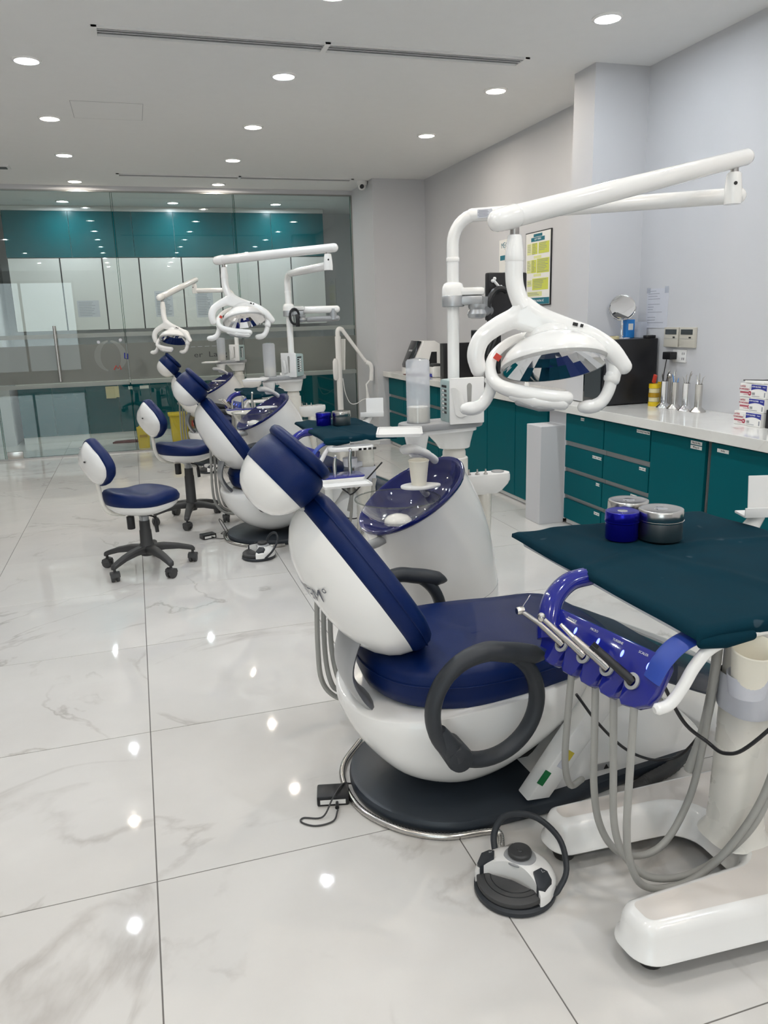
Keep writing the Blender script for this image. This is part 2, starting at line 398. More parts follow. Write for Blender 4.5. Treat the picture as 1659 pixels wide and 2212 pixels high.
# emblem and lettering cut out of the frosted film
em = MB()
def arcband(cx, cz, r0_, r1_, a0, a1, n=18):
    vs = []; fs = []
    for k in range(n+1):
        a = a0+(a1-a0)*k/n; t = k/n; w = math.sin(PI*min(max(t, .02), .98))
        for r in (r0_+(r1_-r0_)*(1-w)*.8, r1_): vs.append((cx+r*math.cos(a), -.0095, cz+r*math.sin(a)))
    for k in range(n): fs.append((2*k, 2*k+1, 2*k+3, 2*k+2))
    return vs, fs
em.add(*arcband(-.26, 1.08, .105, .17, math.radians(95), math.radians(255)))
em.add(*arcband(-.26, 1.08, .105, .17, math.radians(-75), math.radians(85)))
em.build('emblem', 'frost_line', gp, angle=0)
for x, z, m in ((-.37, 1.235, 'frost_line'), (-.14, 1.25, 'cyan_paper')):
    MB().lathe((x, -.0085, z), [(.017, 0), (.017, .001)], 16, 'y').build('emblem_dot', 'paper_grey' if m != 'cyan_paper' else 'paper_grey', gp, angle=0)
MB().tube([(-.24, -.0095, .93), (-.215, -.0095, .975), (-.195, -.0095, .94), (-.175, -.0095, .975), (-.165, -.0095, .93)], .006, 6).build('emblem_mark', 'red_label', gp)
MB().tube([(-.11, -.0095, 1.11), (-.115, -.0095, 1.05), (-.085, -.0095, 1.04), (-.08, -.0095, 1.10)], .007, 6).build('emblem_mark', 'blue_print', gp)
RX = Matrix.Rotation(PI/2, 4, 'X')
text('film_lettering', 'er  Lang  c', .085, 'charcoal', gp, RX, loc=(.88, -.0095, 1.055), sx=1.35)
text('film_lettering', '\u2014  \u2014  \u2014  \u2014  \u2014 ', .05, 'paper_grey', gp, RX, loc=(.72, -.0095, 1.15))

# ------------------------------------------------------------------ room behind the glass
wallbox('wall_partition', -1.78, -1.5, 10.42, YB, 0, ZC)
def cabinet(name, label, x0, x1, yf, z0, z1, m, doors, depth=.5, handle=None, gapm='white_laminate', plinth=0.0):
    """a run of cupboard: body plus door leaves facing -y"""
    t = thing(name, label, 'cabinet', ((x0+x1)/2, yf, z0)); w = x1-x0; cx = (x0+x1)/2
    MB().box((0, depth/2+.022, (z1-z0)/2), (w, depth-.004, z1-z0)).build('body', gapm, t, angle=0)
    for (a, b) in doors:
        MB().box(((a+b)/2-cx, .01, (z1-z0+plinth)/2), (b-a-.004, .018, z1-z0-plinth-.006), bev=.0015).build('door', m, t, angle=0)
    return t
up_edges = [(-1.36, -.62), (-.62, .12), (.12, .62), (.62, 1.36), (1.36, 1.86), (1.86, 2.56)]
for i, (a, b) in enumerate(up_edges):
    cabinet('upper_cabinet', 'teal overhead cabinet behind the glass, %s from the left' % ['first', 'second', 'third', 'fourth', 'fifth', 'sixth'][i], a+.001, b-.001, 10.72, 2.232, 2.775, 'teal_gloss', [(a, b)], .46)['group'] = 'teal overhead cabinets behind the glass'
wh = [(-1.36, -.77), (-.77, -.28), (-.28, .16), (.16, .68), (.68, 1.16), (1.16, 1.66), (1.66, 2.1), (2.1, 2.56)]
for i, (a, b) in enumerate(wh):
    cabinet('wall_cabinet', 'white wall cabinet below the teal ones behind the glass, %s from the left' % ['first', 'second', 'third', 'fourth', 'fifth', 'sixth', 'seventh', 'eighth'][i], a+.001, b-.001, 10.72, 1.36, 2.228, 'white_laminate', [(a+.006, b-.006)], .46, gapm='charcoal')['group'] = 'white wall cabinets behind the glass'
lo = [(-1.42, -.64), (-.64, .14), (.14, .9), (.9, 1.7), (1.7, 2.56)]
for i, (a, b) in enumerate(lo):
    cabinet('base_cabinet', 'dark teal base cabinet behind the glass, %s from the left' % ['first', 'second', 'third', 'fourth', 'fifth'][i], a+.001, b-.001, 10.5, 0, .70, 'teal_laminate', [(a, (a+b)/2), ((a+b)/2, b)], .6, plinth=.08)['group'] = 'teal base cabinets behind the glass'
tag(MB().box((.57, 10.80, .722), (4.0, .66, .042), bev=.004).build('worktop', 'worktop_stone', angle=0), 'pale stone worktop running behind the glass wall', 'worktop')
tag(MB().box((.57, 10.95, 2.805), (4.0, .42, .055)).build('cornice_panel', 'white_laminate', angle=0), 'white filler strip above teal cabinets behind glass', 'panel')
# notices taped to the white cupboards
def notice(x, z, w, h, label, lines, y=10.725-.004):
    t = thing('notice', label, 'paper', (x, y, z)); MB().box((0, 0, h/2), (w, .0015, h)).build('sheet', 'paper_grey', t, angle=0)
    b = MB()
    for k in range(lines):
        ww = w*random.uniform(.55, .84); b.box((-(w*.84-ww)/2, -.0012, h*(.9-.8*k/(lines-1))), (ww, .0006, h*.02))
    b.build('print', 'ink_grey', t, angle=0)
notice(-.50, 1.52, .26, .2, 'landscape printed notice taped on white cabinet behind glass door', 9)
notice(.42, 1.50, .22, .32, 'portrait notice on white cupboard left of small lamp', 14)
notice(.93, 1.48, .22, .34, 'printed page on white cupboard above middle dental chair', 14)
# yellow cloth, labels, waste bins, carton
t = thing('folded_cloth', 'pale yellow cloth hanging over base cabinet door behind glass', 'cloth', (-.31, 10.48, .52))
MB().box((-.03, .006, .07), (.12, .012, .15), bev=.004).box((.045, .002, .075), (.05, .012, .14), bev=.004).build('fold', 'yellow_cloth', t)
for x, w in ((-.10, .05), (.07, .11)):
    tag(MB().box((x, 10.4985, .635), (w, .001, .04)).build('cabinet_label', 'paper', angle=0), ('small' if w < .08 else 'wider') + ' white label on teal base cabinet behind glass', 'label', 'labels behind the glass')
def bin_(x, y, s, label, lid):
    t = thing('waste_bin', label, 'bin', (x, y, 0))
    MB().loft([[Vector((p[0]*k, p[1]*k, z)) for p in rrect(.2*s, .2*s, .02)] for k, z in ((.86, 0), (1, .30*s), (1.0, .33*s))]).build('body', 'yellow_plastic', t)
    if lid: MB().prism(rrect(.23*s, .23*s, .03), .33*s, .36*s, bev=.006).build('lid', 'yellow_plastic', t)
    else:
        MB().box((0, -.1*s, .20*s), (.12*s, .004, .03)).build('panel_print', 'amber', t); MB().tube(spline([(-.08*s, 0, .33*s), (0, .0, .38*s), (.08*s, 0, .33*s)]), .005, 6).build('handle', 'yellow_plastic', t)
bin_(.0, 9.55, .72, 'small yellow clinical waste bin on floor just behind glass joint', False)
bin_(.42, 9.62, 1.05, 'taller yellow lidded waste bin behind stool and glass', True)
t = thing('carton', 'brown cardboard carton with red printed panel behind the glass', 'box', (.68, 9.75, 0))
MB().box((0, 0, .17), (.3, .3, .34), bev=.003).build('box', 'cardboard', t, angle=0)
rp = MB().box((-.03, -.1505, .24), (.17, .001, .07)).build('red_panel', 'red_label', t, angle=0)
text('print', 'BOZA', .05, 'white_print', rp, RX, loc=(-.03, -.1515, .24))
tag(MB().prism([(-.18, -.06), (.16, -.09), (.2, .03), (.05, .1), (-.15, .06)], 0, .018, bev=.005).build('floor_cloth', 'maroon', loc=(-.19, 10.1, 0)), 'crumpled maroon cloth on the floor behind glass', 'cloth')
# beige machine on the far worktop
t = thing('steriliser', 'beige boxy steriliser on worktop behind the glass', 'machine', (2.2, 10.78, .743))
MB().box((0, 0, .165), (.62, .40, .33), bev=.02).build('case', 'beige_plastic', t)
MB().box((.0, -.202, .17), (.56, .012, .26), bev=.006).build('door', 'beige_plastic', t); MB().box((.20, -.212, .24), (.1, .01, .1), bev=.004).build('control', 'grey_plastic', t)
MB().box((0, -.205, .02), (.58, .012, .025)).build('vent', 'ink_black', t)
# things left of the door
t = thing('low_shelf', 'white low shelf unit at far left behind the glass', 'shelf', (-1.98, 10.85, 0))
for z in (.09, .42, .75): MB().box((0, 0, z), (.38, .3, .02)).build('board', 'white_laminate', t, angle=0)
for x in (-.2, .2): MB().box((x, 0, .39), (.02, .3, .78)).build('side', 'white_laminate', t, angle=0)
for i, (x, z, m, lab) in enumerate(((-.1, .43, 'red_label', 'red packet on the middle board of the far-left shelf'), (.06, .43, 'maroon', 'maroon packet on the middle board of the far-left shelf'), (-.02, .101, 'cardboard', 'brown packet on the lowest board of the far-left shelf'))):
    tt = thing('packet', lab, 'packet', (-1.98+x, 10.82, z)); MB().box((0, 0, .09), (.12, .14, .175), bev=.008).build('pack', m, tt); MB().box((0, -.0715, .1), (.07, .002, .05)).build('pack_label', 'paper', tt, angle=0)

# ------------------------------------------------------------------ ceiling fittings
def downlight_proto(m):
    t = thing('ceiling_light', 'x', 'ceiling light', (0, 0, ZC))
    MB().lathe((0, 0, 0), [(.078, 0), (.078, -.004), (.066, -.009), (.064, -.009), (.061, -.003)], 28, caps=False).build('trim_ring', 'white_gloss', t)
    MB().lathe((0, 0, 0), [(.062, -.0025), (.062, -.0055)], 28).build('diffuser', m.replace('lamp_', 'lamp_glow_'), t)
    MB().lathe((0, 0, 0), [(.025, -.0058), (.025, -.0066)], 24).build('led_core', m, t)
    return t
protos = {}
def downlight(x, y, m, label, group):
    if m not in protos:
        t = protos[m] = downlight_proto(m); t.location = (x, y, ZC); t['label'] = label
    else: t = dup(protos[m], (x, y, ZC), None, label)
    t['group'] = group
rown = ['left row', 'middle row', 'right row over the counter']
ords = ['first', 'second', 'third', 'fourth', 'fifth']
for i, x in enumerate((-.412, 1.02, 2.437)):
    ry = [3.87, 5.12, 6.41, 7.68, 8.98] if i < 2 else [3.85, 5.15, 6.45]
    for k, y in enumerate(ry):
        warm = (k >= 1 and not (i == 0 and k == 3) and not (i < 2 and k == 1))
        downlight(x, y, 'lamp_warm' if warm else 'lamp_cool', 'round ceiling downlight, %s from the viewer in the %s' % (ords[k], rown[i]), 'main room downlights')
for i, x in enumerate((-1.85, -.412, 1.02, 2.437)):
    for k, y in enumerate((2.57, 1.29, 0.0, -1.3, -2.6) if i else (6.4, 3.85, 1.29, -1.3)):
        downlight(x, y, 'lamp_cool' if (i+k) % 2 else 'lamp_warm', 'round ceiling downlight outside the view, seen only as a reflection', 'downlights behind the viewer')
for i, x in enumerate((-.637, .616, 1.874)):
    downlight(x, 10.36, 'lamp_cool', 'round ceiling downlight behind the glass wall, %s from the left' % ords[i], 'downlights behind the glass')
def diffuser(label, x0, x1, y, w):
    t = thing('air_diffuser', label, 'air vent', ((x0+x1)/2, y, ZC)); L = x1-x0; n = 2; fr = MB()
    for s in (-1, 1): fr.box((0, s*(w/2-.009), -.004), (L, .018, .012))
    for xx in (-L/2+.012, 0, L/2-.012): fr.box((xx, 0, -.004), (.03, w, .0119))
    fr.build('frame', 'white_matt', t, angle=0)
    MB().box((0, 0, .002), (L-.02, w-.02, .003)).build('recess', 'charcoal', t, angle=0)
    sl = None
    for s in (-1, 1):
        for k in range(3):
            yy = (k-1)*(w-.05)/3
            if sl is None: sl = MB().box((0, 0, 0), (L/2-.03, .014, .003), rot=(.6, 0, 0)).build('slat', 'grey_plastic', t, angle=0); o = sl
            else: o = inst(sl, None, t)
            o.location = (s*L/4, yy, -.003)
diffuser('long white slot air diffuser in the ceiling nearest the viewer', -.05, 2.342, 4.57, .15)
diffuser('long slot air diffuser in the ceiling close to the glass wall', -.005, 2.38, 8.55, .13)
hat = MB()
for (x0, y0, x1, y1) in ((-.245, 5.92, -.245, 6.37), (.215, 5.92, .215, 6.37), (-.245, 6.37, .215, 6.37), (-.245, 5.92, .215, 5.92)):
    hat.box(((x0+x1)/2, (y0+y1)/2, ZC-.0005), (abs(x1-x0)+.003, abs(y1-y0)+.003, .001))
hh = thing('ceiling_hatch', 'flush square access hatch in the white ceiling', 'hatch', (-.015, 6.145, ZC))
hat.xf(Matrix.Translation((.015, -6.145, -ZC))).build('seam', 'grey_plastic', hh, angle=0); MB().box((0, 0, -.0006), (.455, .445, .0012)).build('panel', 'ceiling_paint', hh, angle=0)
t = thing('smoke_vent', 'small square vent at the left edge of the ceiling', 'air vent', (-1.0, 8.30, ZC)); MB().prism(rrect(.16, .16, .01), -.012, 0).build('frame', 'white_matt', t, angle=0); MB().prism(rrect(.11, .11, .01), -.014, -.011).build('grille', 'charcoal', t, angle=0)
t = thing('security_camera', 'white dome security camera on the pillar near the ceiling', 'camera', (2.5, 8.60, ZC))
MB().lathe((0, 0, 0), [(.058, 0), (.058, -.03), (.05, -.045)], 24).build('base', 'white_matt', t); MB().ball((0, 0, -.05), .046).build('ball', 'white_gloss', t)
MB().lathe((-.012, -.043, -.062), [(.024, 0), (.02, -.006)], 18, M=Matrix.Rotation(math.radians(-65), 4, 'X')).build('lens', 'black_gloss', t)
# ------------------------------------------------------------------ counter along the right wall
ZT = .825; XF = 2.685
RYZ = Matrix(((0, 0, -1, 0), (-1, 0, 0, 0), (0, 1, 0, 0), (0, 0, 0, 1)))     # text plane facing -x
tag(MB().box(((2.62+XR)/2, (1.2+8.415)/2, ZT-.027), (XR-2.62-.002, 8.415-1.2, .054), bev=.003).build('worktop', 'worktop_stone', angle=0), 'long pale marble worktop on the teal counter cabinets', 'worktop')
CABW = 'grey_rail'
def cab_side(label, y0, y1, rows, lab=None, m='teal_laminate', depth=.44):
    """counter unit facing -x; rows = [(z0,z1)] fronts, lab = {row: (dy, z, w, [texts])}"""
    t = thing('counter_cabinet', label, 'cabinet', (XF, (y0+y1)/2, 0), 0, 'teal counter cabinets'); w = y1-y0
    MB().box((.02+depth/2, 0, .40), (depth-.005, w-.002, .738)).build('body', CABW, t, angle=0)
    MB().box((.03, 0, .02), (.012, w-.002, .03)).build('plinth', 'white_laminate', t, angle=0)
    for i, (z0, z1) in enumerate(rows):
        o = MB().box((.008, 0, (z0+z1)/2), (.018, w-.006, z1-z0), bev=.0015).build('drawer' if len(rows) > 1 else 'door', m, t, angle=0)
        for (dy, z, lw, tx) in (lab or {}).get(i, []):
            q = MB().box((-.0015, dy, z), (.001, lw, .018)).build('name_tag', 'paper', o, angle=0)
            if tx: 
                me = text('print', tx, .0125, 'ink_black', None, RYZ, loc=None, sx=1.0).data
                for ob in [ob for ob in bpy.data.objects if ob.data == me]: ob.parent = o; ob.location = (-.0022, dy, z)
    return t
R4 = [(.575, .752), (.395, .542), (.21, .365), (.045, .18)]
cab_side('teal drawer cabinet beside the white pier, drawers split by grey rails', 4.115, 4.565, R4, {0: [(.02, .735, .04, 'Ch\u1ec9 kh\u00e2u')], 1: [(-.16, .515, .1, 'Trám răng - Sinh hoạt')], 2: [(-.18, .348, .04, 'Tay ph\u1ea3i')], 3: [(-.18, .16, .06, 'Khăn mặt')]})
cab_side('teal drawer cabinet left of the tall door under the instrument cups', 3.655, 4.112, R4, {0: [(-.16, .735, .12, 'Cân Quang Trùng Hợp')], 1: [(-.17, .525, .06, 'Khám điều trị')], 2: [(-.10, .352, .06, 'Bông gòn')]})
cab_side('teal door cabinet with two stacked white name tags', 3.205, 3.652, [(.045, .752)], {0: [(-.15, .735, .085, 'Máy đo Nha'), (-.15, .712, .085, 'Đồng hồ')]})
cab_side('teal door cabinet with one white name tag below the glove boxes', 2.72, 3.17, [(.045, .752)], {0: [(.14, .722, .08, 'Khẩu')]})
cab_side('teal door cabinet at the right edge of the view', 2.25, 2.715, [(.045, .752)])
cab_side('teal door cabinet at the near end of the counter run', 1.3, 2.245, [(.045, .752)])
MB().box((XF+.238, 3.188, .40), (.41, .034, .72)).build('gap_shade', 'ink_black', angle=0)['kind'] = 'structure'  # black block stands in for the shade inside the open gap between cabinets
MB().box((XF+.21, 4.686, .40), (.4, .232, .738)).build('trim_3', 'wall_paint', angle=0)['kind'] = 'structure'
cab_side('teal drawer cabinet furthest along the counter at the pillar', 7.9, 8.41, R4)
cab_side('second teal drawer cabinet from the far pillar', 7.4, 7.897, R4)
cab_side('teal drawer cabinet behind the paper cup dispenser', 6.9, 7.397, R4)
cab_side('teal drawer cabinet behind the dental unit column', 6.3, 6.897, R4)
cab_side('teal door cabinet right of the dental unit column, small white tag', 5.80, 6.297, [(.045, .752)], {0: [(-.19, .70, .045, None)]})
cab_side('teal door cabinet in the middle of the far counter', 5.30, 5.797, [(.045, .752)])
cab_side('teal door cabinet ending at the white pier', 4.81, 5.297, [(.045, .752)])

# ------------------------------------------------------------------ on the near worktop
t = thing('mini_fridge', 'black cube cooler with glass front on the marble worktop', 'fridge', (2.95, 4.36, ZT))
MB().box((.0, 0, .205), (.36, .24, .40), bev=.006).build('case', 'black_plastic', t, angle=30)
MB().box((-.19, 0, .205), (.018, .235, .39), bev=.004).build('door', 'black_gloss', t, angle=30)
MB().box((-.203, 0, .20), (.006, .18, .31)).build('window', 'lcd', t, angle=0)
for x in (-.15, .15): MB().cyl((x, -.09, 0), .014, .008, 12).build('foot', 'ink_black', t)
TF = ZT+.405
t = thing('table_mirror', 'round tilting chrome cosmetic mirror on black cooler', 'mirror', (2.97, 4.40, TF))
MB().lathe((0, 0, 0), [(.055, 0), (.052, .006), (.02, .014), (.011, .022), (.008, .08), (.011, .09), (.007, .1), (.007, .115)], 24).build('stand', 'chrome', t)
ringc = (0, 0, .195); ax = Vector((.78, -.62, 0)).normalized()
MB().tube([Vector(ringc)+ax*.082*math.cos(a)+Vector((0, 0, .082*math.sin(a))) for a in [PI+PI*k/18 for k in range(19)]], .0035, 8).build('yoke', 'chrome', t)
nd = Vector((-.62, -.78, -.30)).normalized(); Mx = nd.to_track_quat('Z', 'Y').to_matrix().to_4x4()
MB().lathe(ringc, [(.070, -.006), (.078, -.004), (.079, .004), (.073, .007)], 36, M=Mx).build('rim', 'chrome', t)
MB().lathe(ringc, [(.0725, .0055), (.0725, .008)], 36, M=Mx).build('glass', 'mirror_face', t)
t = thing('blue_box', 'bright blue plastic box behind the table mirror', 'box', (3.055, 4.452, TF))
MB().box((0, 0, .058), (.06, .05, .115), bev=.004).build('box', 'cyan_paper', t); MB().box((0, -.0255, .07), (.035, .001, .04)).build('box_label', 'paper', t, angle=0)
t = thing('clear_box', 'clear plastic holder standing beside the blue box', 'box', (3.105, 4.39, TF))
MB().box((0, 0, .05), (.05, .06, .10), bev=.004).build('shell', 'milky_plastic', t); MB().box((0, 0, .02), (.04, .05, .035)).build('contents', 'paper_grey', t)
t = thing('tape_roll', 'roll of masking tape lying on the black cooler', 'tape', (2.86, 4.34, TF))
MB().lathe((0, 0, 0), [(.026, 0), (.045, 0), (.045, .018), (.026, .018)], 28, caps=False).build('tape', 'yellow_cloth', t); MB().lathe((0, 0, 0), [(.024, .0), (.0265, .0), (.0265, .0185), (.024, .0185)], 28, caps=False).build('core', 'cardboard', t)
t = thing('black_case', 'flat black case on the back corner of the cooler', 'case', (3.09, 4.275, TF)); MB().prism(rrect(.07, .04, .006), 0, .018, bev=.003).build('case', 'black_plastic', t); MB().box((0, 0, .019), (.05, .003, .002)).build('seam', 'grey_plastic', t)
# tape tower and instrument cups
t = thing('tape_tower', 'yellow tower of stacked tape rolls beside the cooler', 'tape', (3.03, 4.115, ZT))
for k in range(5):
    MB().lathe((0, 0, .022*2*k*.62), [(.018, 0), (.032 if k % 2 else .034, .0), (.032 if k % 2 else .034, .026), (.018, .026)], 24).build('ring', 'yellow_plastic' if k in (0, 4) else ('yellow_cloth' if k % 2 else 'amber'), t)
MB().box((.035, 0, .075), (.006, .03, .14)).build('back_strip', 'yellow_plastic', t)
MB().box((.0, .004, .165), (.012, .022, .05), rot=(.3, 0, 0)).build('red_cutter', 'red_label', t)
def icup(y, x, label, kind):
    t = thing('instrument_cup', label, 'cup', (x, y, ZT), 0, 'steel instrument cups on the worktop')
    MB().lathe((0, 0, 0), [(.044, 0), (.044, .004), (.034, .016), (.021, .028), (.0205, .034), (.0205, .155), (.0215, .157), (.019, .157), (.019, .05)], 28, caps=False).lathe((0, 0, 0), [(.044, 0), (.0, .0)], 28, caps=False).build('cup', 'chrome' if kind % 2 == 0 else 'steel', t)
    rnd = random.Random(kind)
    for k in range(5):
        a = rnd.uniform(0, 6.28); r1, r2 = .010, .016; hgt = rnd.uniform(.17, .215)
        p0, p1 = (r1*math.cos(a+2.4)*.8, r1*math.sin(a+2.4)*.8, .06), (r2*math.cos(a)*1.2, r2*math.sin(a)*1.2, hgt)
        tip = (p1[0]*1.3+rnd.uniform(-.006, .006), p1[1]*1.5+rnd.uniform(-.008, .008), hgt+.014)
        MB().tube([p0, p1, tip], [.0028, .0024, .001], 7).build('instrument', 'cyan_paper' if (kind == 1 and k % 2) else ('black_plastic' if kind == 0 and k < 2 else 'steel'), t)
for i, (y, x, lab) in enumerate(((4.02, 3.03, 'steel cup of dark handled scalers next to tape tower'), (3.925, 3.035, 'steel cup with pale blue handled tools, second from the cooler'), (3.825, 3.035, 'steel cup of slim probes, third from the cooler'), (3.73, 3.045, 'steel cup of hooked picks nearest the glove boxes'))): icup(y, x, lab, i)
MB_s = None
t = thing('steel_tube', 'slim dull steel tube with ball top behind the cups', 'tool', (3.09, 4.055, ZT)); MB().tube([(0, 0, 0), (0, 0, .17)], .011, 10).build('tube', 'steel_dull', t); MB().ball((0, 0, .185), .016).build('ball', 'steel', t)
# glove boxes
def glovebox(y, z, label, red, x=2.885, rz=0.0):
    t = thing('glove_box', label, 'box', (x, y, z), rz, 'red glove boxes' if red else 'blue glove boxes')
    w, d, h = .12, .20, .068
    if red:
        MB().box((.06, 0, h/2), (w, .085, h-.001), bev=.002).build('carton', 'paper', t, angle=0)
        MB().box((.058, -.0432, h/2), (w-.01, .001, h-.004)).build('red_side', 'red_print', t, angle=0)
        text('print', 'LATEX', .013, 'white_print', t, Matrix.Rotation(PI/2, 4, 'X'), loc=(.03, -.0445, .052)); text('print', 'POW', .013, 'white_print', t, Matrix.Rotation(PI/2, 4, 'X'), loc=(.025, -.0445, .036))
        text('print', 'LATEX', .0125, 'red_print', t, RYZ, loc=(-.0008, .022, .052)); text('print', 'POWDERED', .0125, 'red_print', t, RYZ, loc=(-.0008, .0115, .038))
        MB().box((-.0006, .012, .026), (.001, .055, .0025)).box((-.0006, .012, .021), (.001, .055, .0045)).box((-.0006, .0, .012), (.001, .03, .0015)).build('print_bars', 'red_print', t, angle=0)
        MB().lathe((-.0006, -.026, .02), [(.011, -.0006), (.011, .0006)], 16, 'x').build('size_badge', 'red_print', t, angle=0); text('print', 'XS', .011, 'white_print', t, RYZ, loc=(-.002, -.026, .02))
        text('print', 'S', .02, 'paper_grey', t, RYZ, loc=(-.0008, -.026, .045))
    else:
        MB().box((.06, 0, h/2), (w, .10, h-.001), bev=.002).build('carton', 'paper', t, angle=0)
        pts = [(-.05, h-.002), (-.05, h-.030)] + [(-.05+.1*k/12, h-.030+.009*math.sin(PI*k/12)) for k in range(1, 12)] + [(.05, h-.030), (.05, h-.002)]
        MB().prism(pts, -.0005, .0008, M=RYZ).build('blue_header', 'blue_print', t, angle=0)
        text('print', 'HTM GLOVES', .010, 'white_print', t, RYZ, loc=(-.0016, .016, h-.012)); text('print', 'Powder', .006, 'white_print', t, RYZ, loc=(-.0016, -.035, h-.012))
        MB().box((-.0006, .034, .022), (.001, .018, .012)).build('print_block', 'grey_plastic', t, angle=0); MB().box((-.0006, .018, .010), (.001, .05, .002)).box((-.0006, -.04, .02), (.001, .006, .022)).build('print_bars', 'ink_grey', t, angle=0)
for k in range(3):
    glovebox(3.215, ZT+.0685*k, 'white and crimson latex glove box, %s of its stack' % ['bottom', 'middle', 'top'][k], True, 2.885+(.0, .035, .03)[k]*.8)
    glovebox(3.115, ZT+.0685*k, 'white box with blue header band, %s of its stack' % ['bottom', 'middle', 'top'][k], False, 2.875+(.0, .012, .02)[k])
t = thing('dark_carton', 'black printed carton beside the blue glove boxes', 'box', (2.9, 3.0, ZT)); MB().box((.05, 0, .045), (.12, .1, .09), bev=.002).build('carton', 'black_plastic', t, angle=0); MB().box((-.0105, 0, .05), (.001, .06, .03)).build('print', 'paper', t, angle=0)
t = thing('wrapper', 'pale crumpled wrapper lying on top of glove boxes', 'wrapper', (2.94, 3.17, ZT+.2065)); MB().prism([(-.04, -.08), (.07, -.07), (.08, .06), (.02, .05), (-.03, .06)], 0, .012, bev=.004).build('wrap', 'paper', t); MB().tube([(-.03, .07, .012), (.05, -.06, .016)], .003, 6).build('dark_strip', 'ink_black', t)
# wall mounted things
def wallplate(name, label, cat, y, z, w, h, d, m): 
    t = thing(name, label, cat, (XR, y, z)); MB().box((-d/2, 0, 0), (d, w, h), bev=min(d*.3, .004)).build('case', m, t); return t
for i, (y, lab) in enumerate(((4.118, 'beige wall thermostat with LCD nearer the mirror'), (3.972, 'beige wall thermostat with LCD on the right of the pair'))):
    t = wallplate('thermostat', lab, 'thermostat', y, 1.236, .135, .118, .022, 'beige_plastic'); t['group'] = 'wall thermostats'
    MB().box((-.0225, 0, .032), (.002, .105, .03)).build('display', 'lcd', t, angle=0); MB().box((-.0225, -.03, .0), (.003, .018, .009)).build('button', 'ink_black', t, angle=0); MB().box((-.0225, 0, -.008), (.001, .12, .0015)).build('lid_seam', 'grey_plastic', t, angle=0)
t = wallplate('wall_outlet', 'white wall socket plate below the thermostats', 'socket', 4.045, 1.125, .12, .075, .01, 'white_matt')
MB().box((-.0105, -.03, .015), (.001, .004, .014)).box((-.0105, -.045, .015), (.001, .004, .014)).box((-.0105, -.03, -.015), (.001, .004, .014)).box((-.0105, -.045, -.015), (.001, .004, .014)).build('slots', 'ink_black', t, angle=0)
t = thing('plug_adapter', 'black plug adapter in the wall socket with hanging cord', 'adapter', (XR-.01, 4.10, 1.127)); MB().box((-.025, 0, 0), (.05, .075, .045), bev=.005).build('block', 'black_plastic', t)
MB().tube(spline([(-.03, .02, -.02), (-.035, .03, -.1), (-.03, .05, -.2), (-.02, .11, -.29)], 8), .003, 6).build('cord', 'black_plastic', t)
def sheet(name, label, y0, y1, z0, z1, m='paper', x=XR):
    t = thing(name, label, 'paper', (x, (y0+y1)/2, (z0+z1)/2)); MB().box((-.0015, 0, 0), (.003, y1-y0, z1-z0)).build('sheet', m, t, angle=0); return t
t = sheet('taped_notice', 'plain printed notice taped to wall behind the mirror', 4.19, 4.40, 1.29, 1.53, 'paper_grey')
b = MB(); rr = random.Random(3)
for k in range(13):
    if k in (4, 9): continue
    w = rr.uniform(.05, .16); b.box((-.0034, .09-w/2, .105-.016*k), (.0006, w, .003))
b.build('print', 'ink_grey', t, angle=0); MB().box((-.004, -.09, .11), (.001, .035, .04)).build('tape', 'milky_plastic', t, angle=0); MB().box((-.004, .09, .11), (.001, .035, .03)).build('tape', 'milky_plastic', t, angle=0)
# poster with lime tables
t = thing('wall_poster', 'framed procedure poster with lime green tables on right wall', 'poster', (XR, 5.84, 1.75))
MB().box((-.006, 0, 0), (.010, .42, .57)).build('frame', 'black_plastic', t, angle=0); MB().box((-.0115, 0, 0), (.002, .404, .554)).build('sheet', 'paper', t, angle=0)
def P(y, z, w, h, m, nm='print'): MB().box((-.013, y, z), (.0015, w, h)).build(nm, m, t, angle=0)
P(.0, .255, .14, .022, 'teal_print'); P(.0, .225, .22, .03, 'teal_print'); P(0, -.25, .40, .05, 'teal_print', 'footer_band')
for (y, z, w, h, m) in ((.14, .155, .07, .085, 'pale_lime'), (.05, .155, .09, .085, 'lime_print'), (-.10, .155, .17, .085, 'lime_print'), (.14, .02, .07, .1, 'pale_lime'), (.06, .02, .08, .1, 'lime_print'), (-.09, .02, .20, .11, 'lime_print'), (.13, -.11, .08, .05, 'pale_lime'), (-.05, -.12, .26, .09, 'lime_print'), (.04, -.195, .24, .035, 'pale_lime'), (0, .09, .12, .02, 'pale_lime'), (0, -.05, .12, .02, 'pale_lime')): P(y, z, w, h, m, 'table_block')
b = MB(); rr = random.Random(5)
for (yc, w, z0, n) in ((.14, .055, .185, 5), (.05, .07, .19, 7), (-.10, .14, .19, 5), (.14, .055, .06, 6), (.06, .06, .06, 7), (-.09, .17, .065, 8), (.13, .06, -.10, 2), (-.05, .22, -.085, 6), (.04, .22, -.188, 2)):
    for k in range(n): ww = w*rr.uniform(.6, 1); b.box((-.0145, yc+(w-ww)/2, z0-.0125*k), (.0008, ww, .0035))
b.build('print_lines', 'ink_grey', t, angle=0); text('print', 'QUY TRÌNH', .02, 'white_print', t, RYZ, loc=(-.0145, 0, .225)); text('print', 'RA ĐƯỜNG PHÒNG VỆ', .022, 'white_print', t, RYZ, loc=(-.0145, 0, -.25))
t = thing('wall_sign', 'white wall sign with teal headings behind the dental lamp', 'sign', (XR, 6.40, 1.78)); MB().box((-.004, 0, 0), (.008, .3, .50)).build('board', 'paper', t, angle=0)
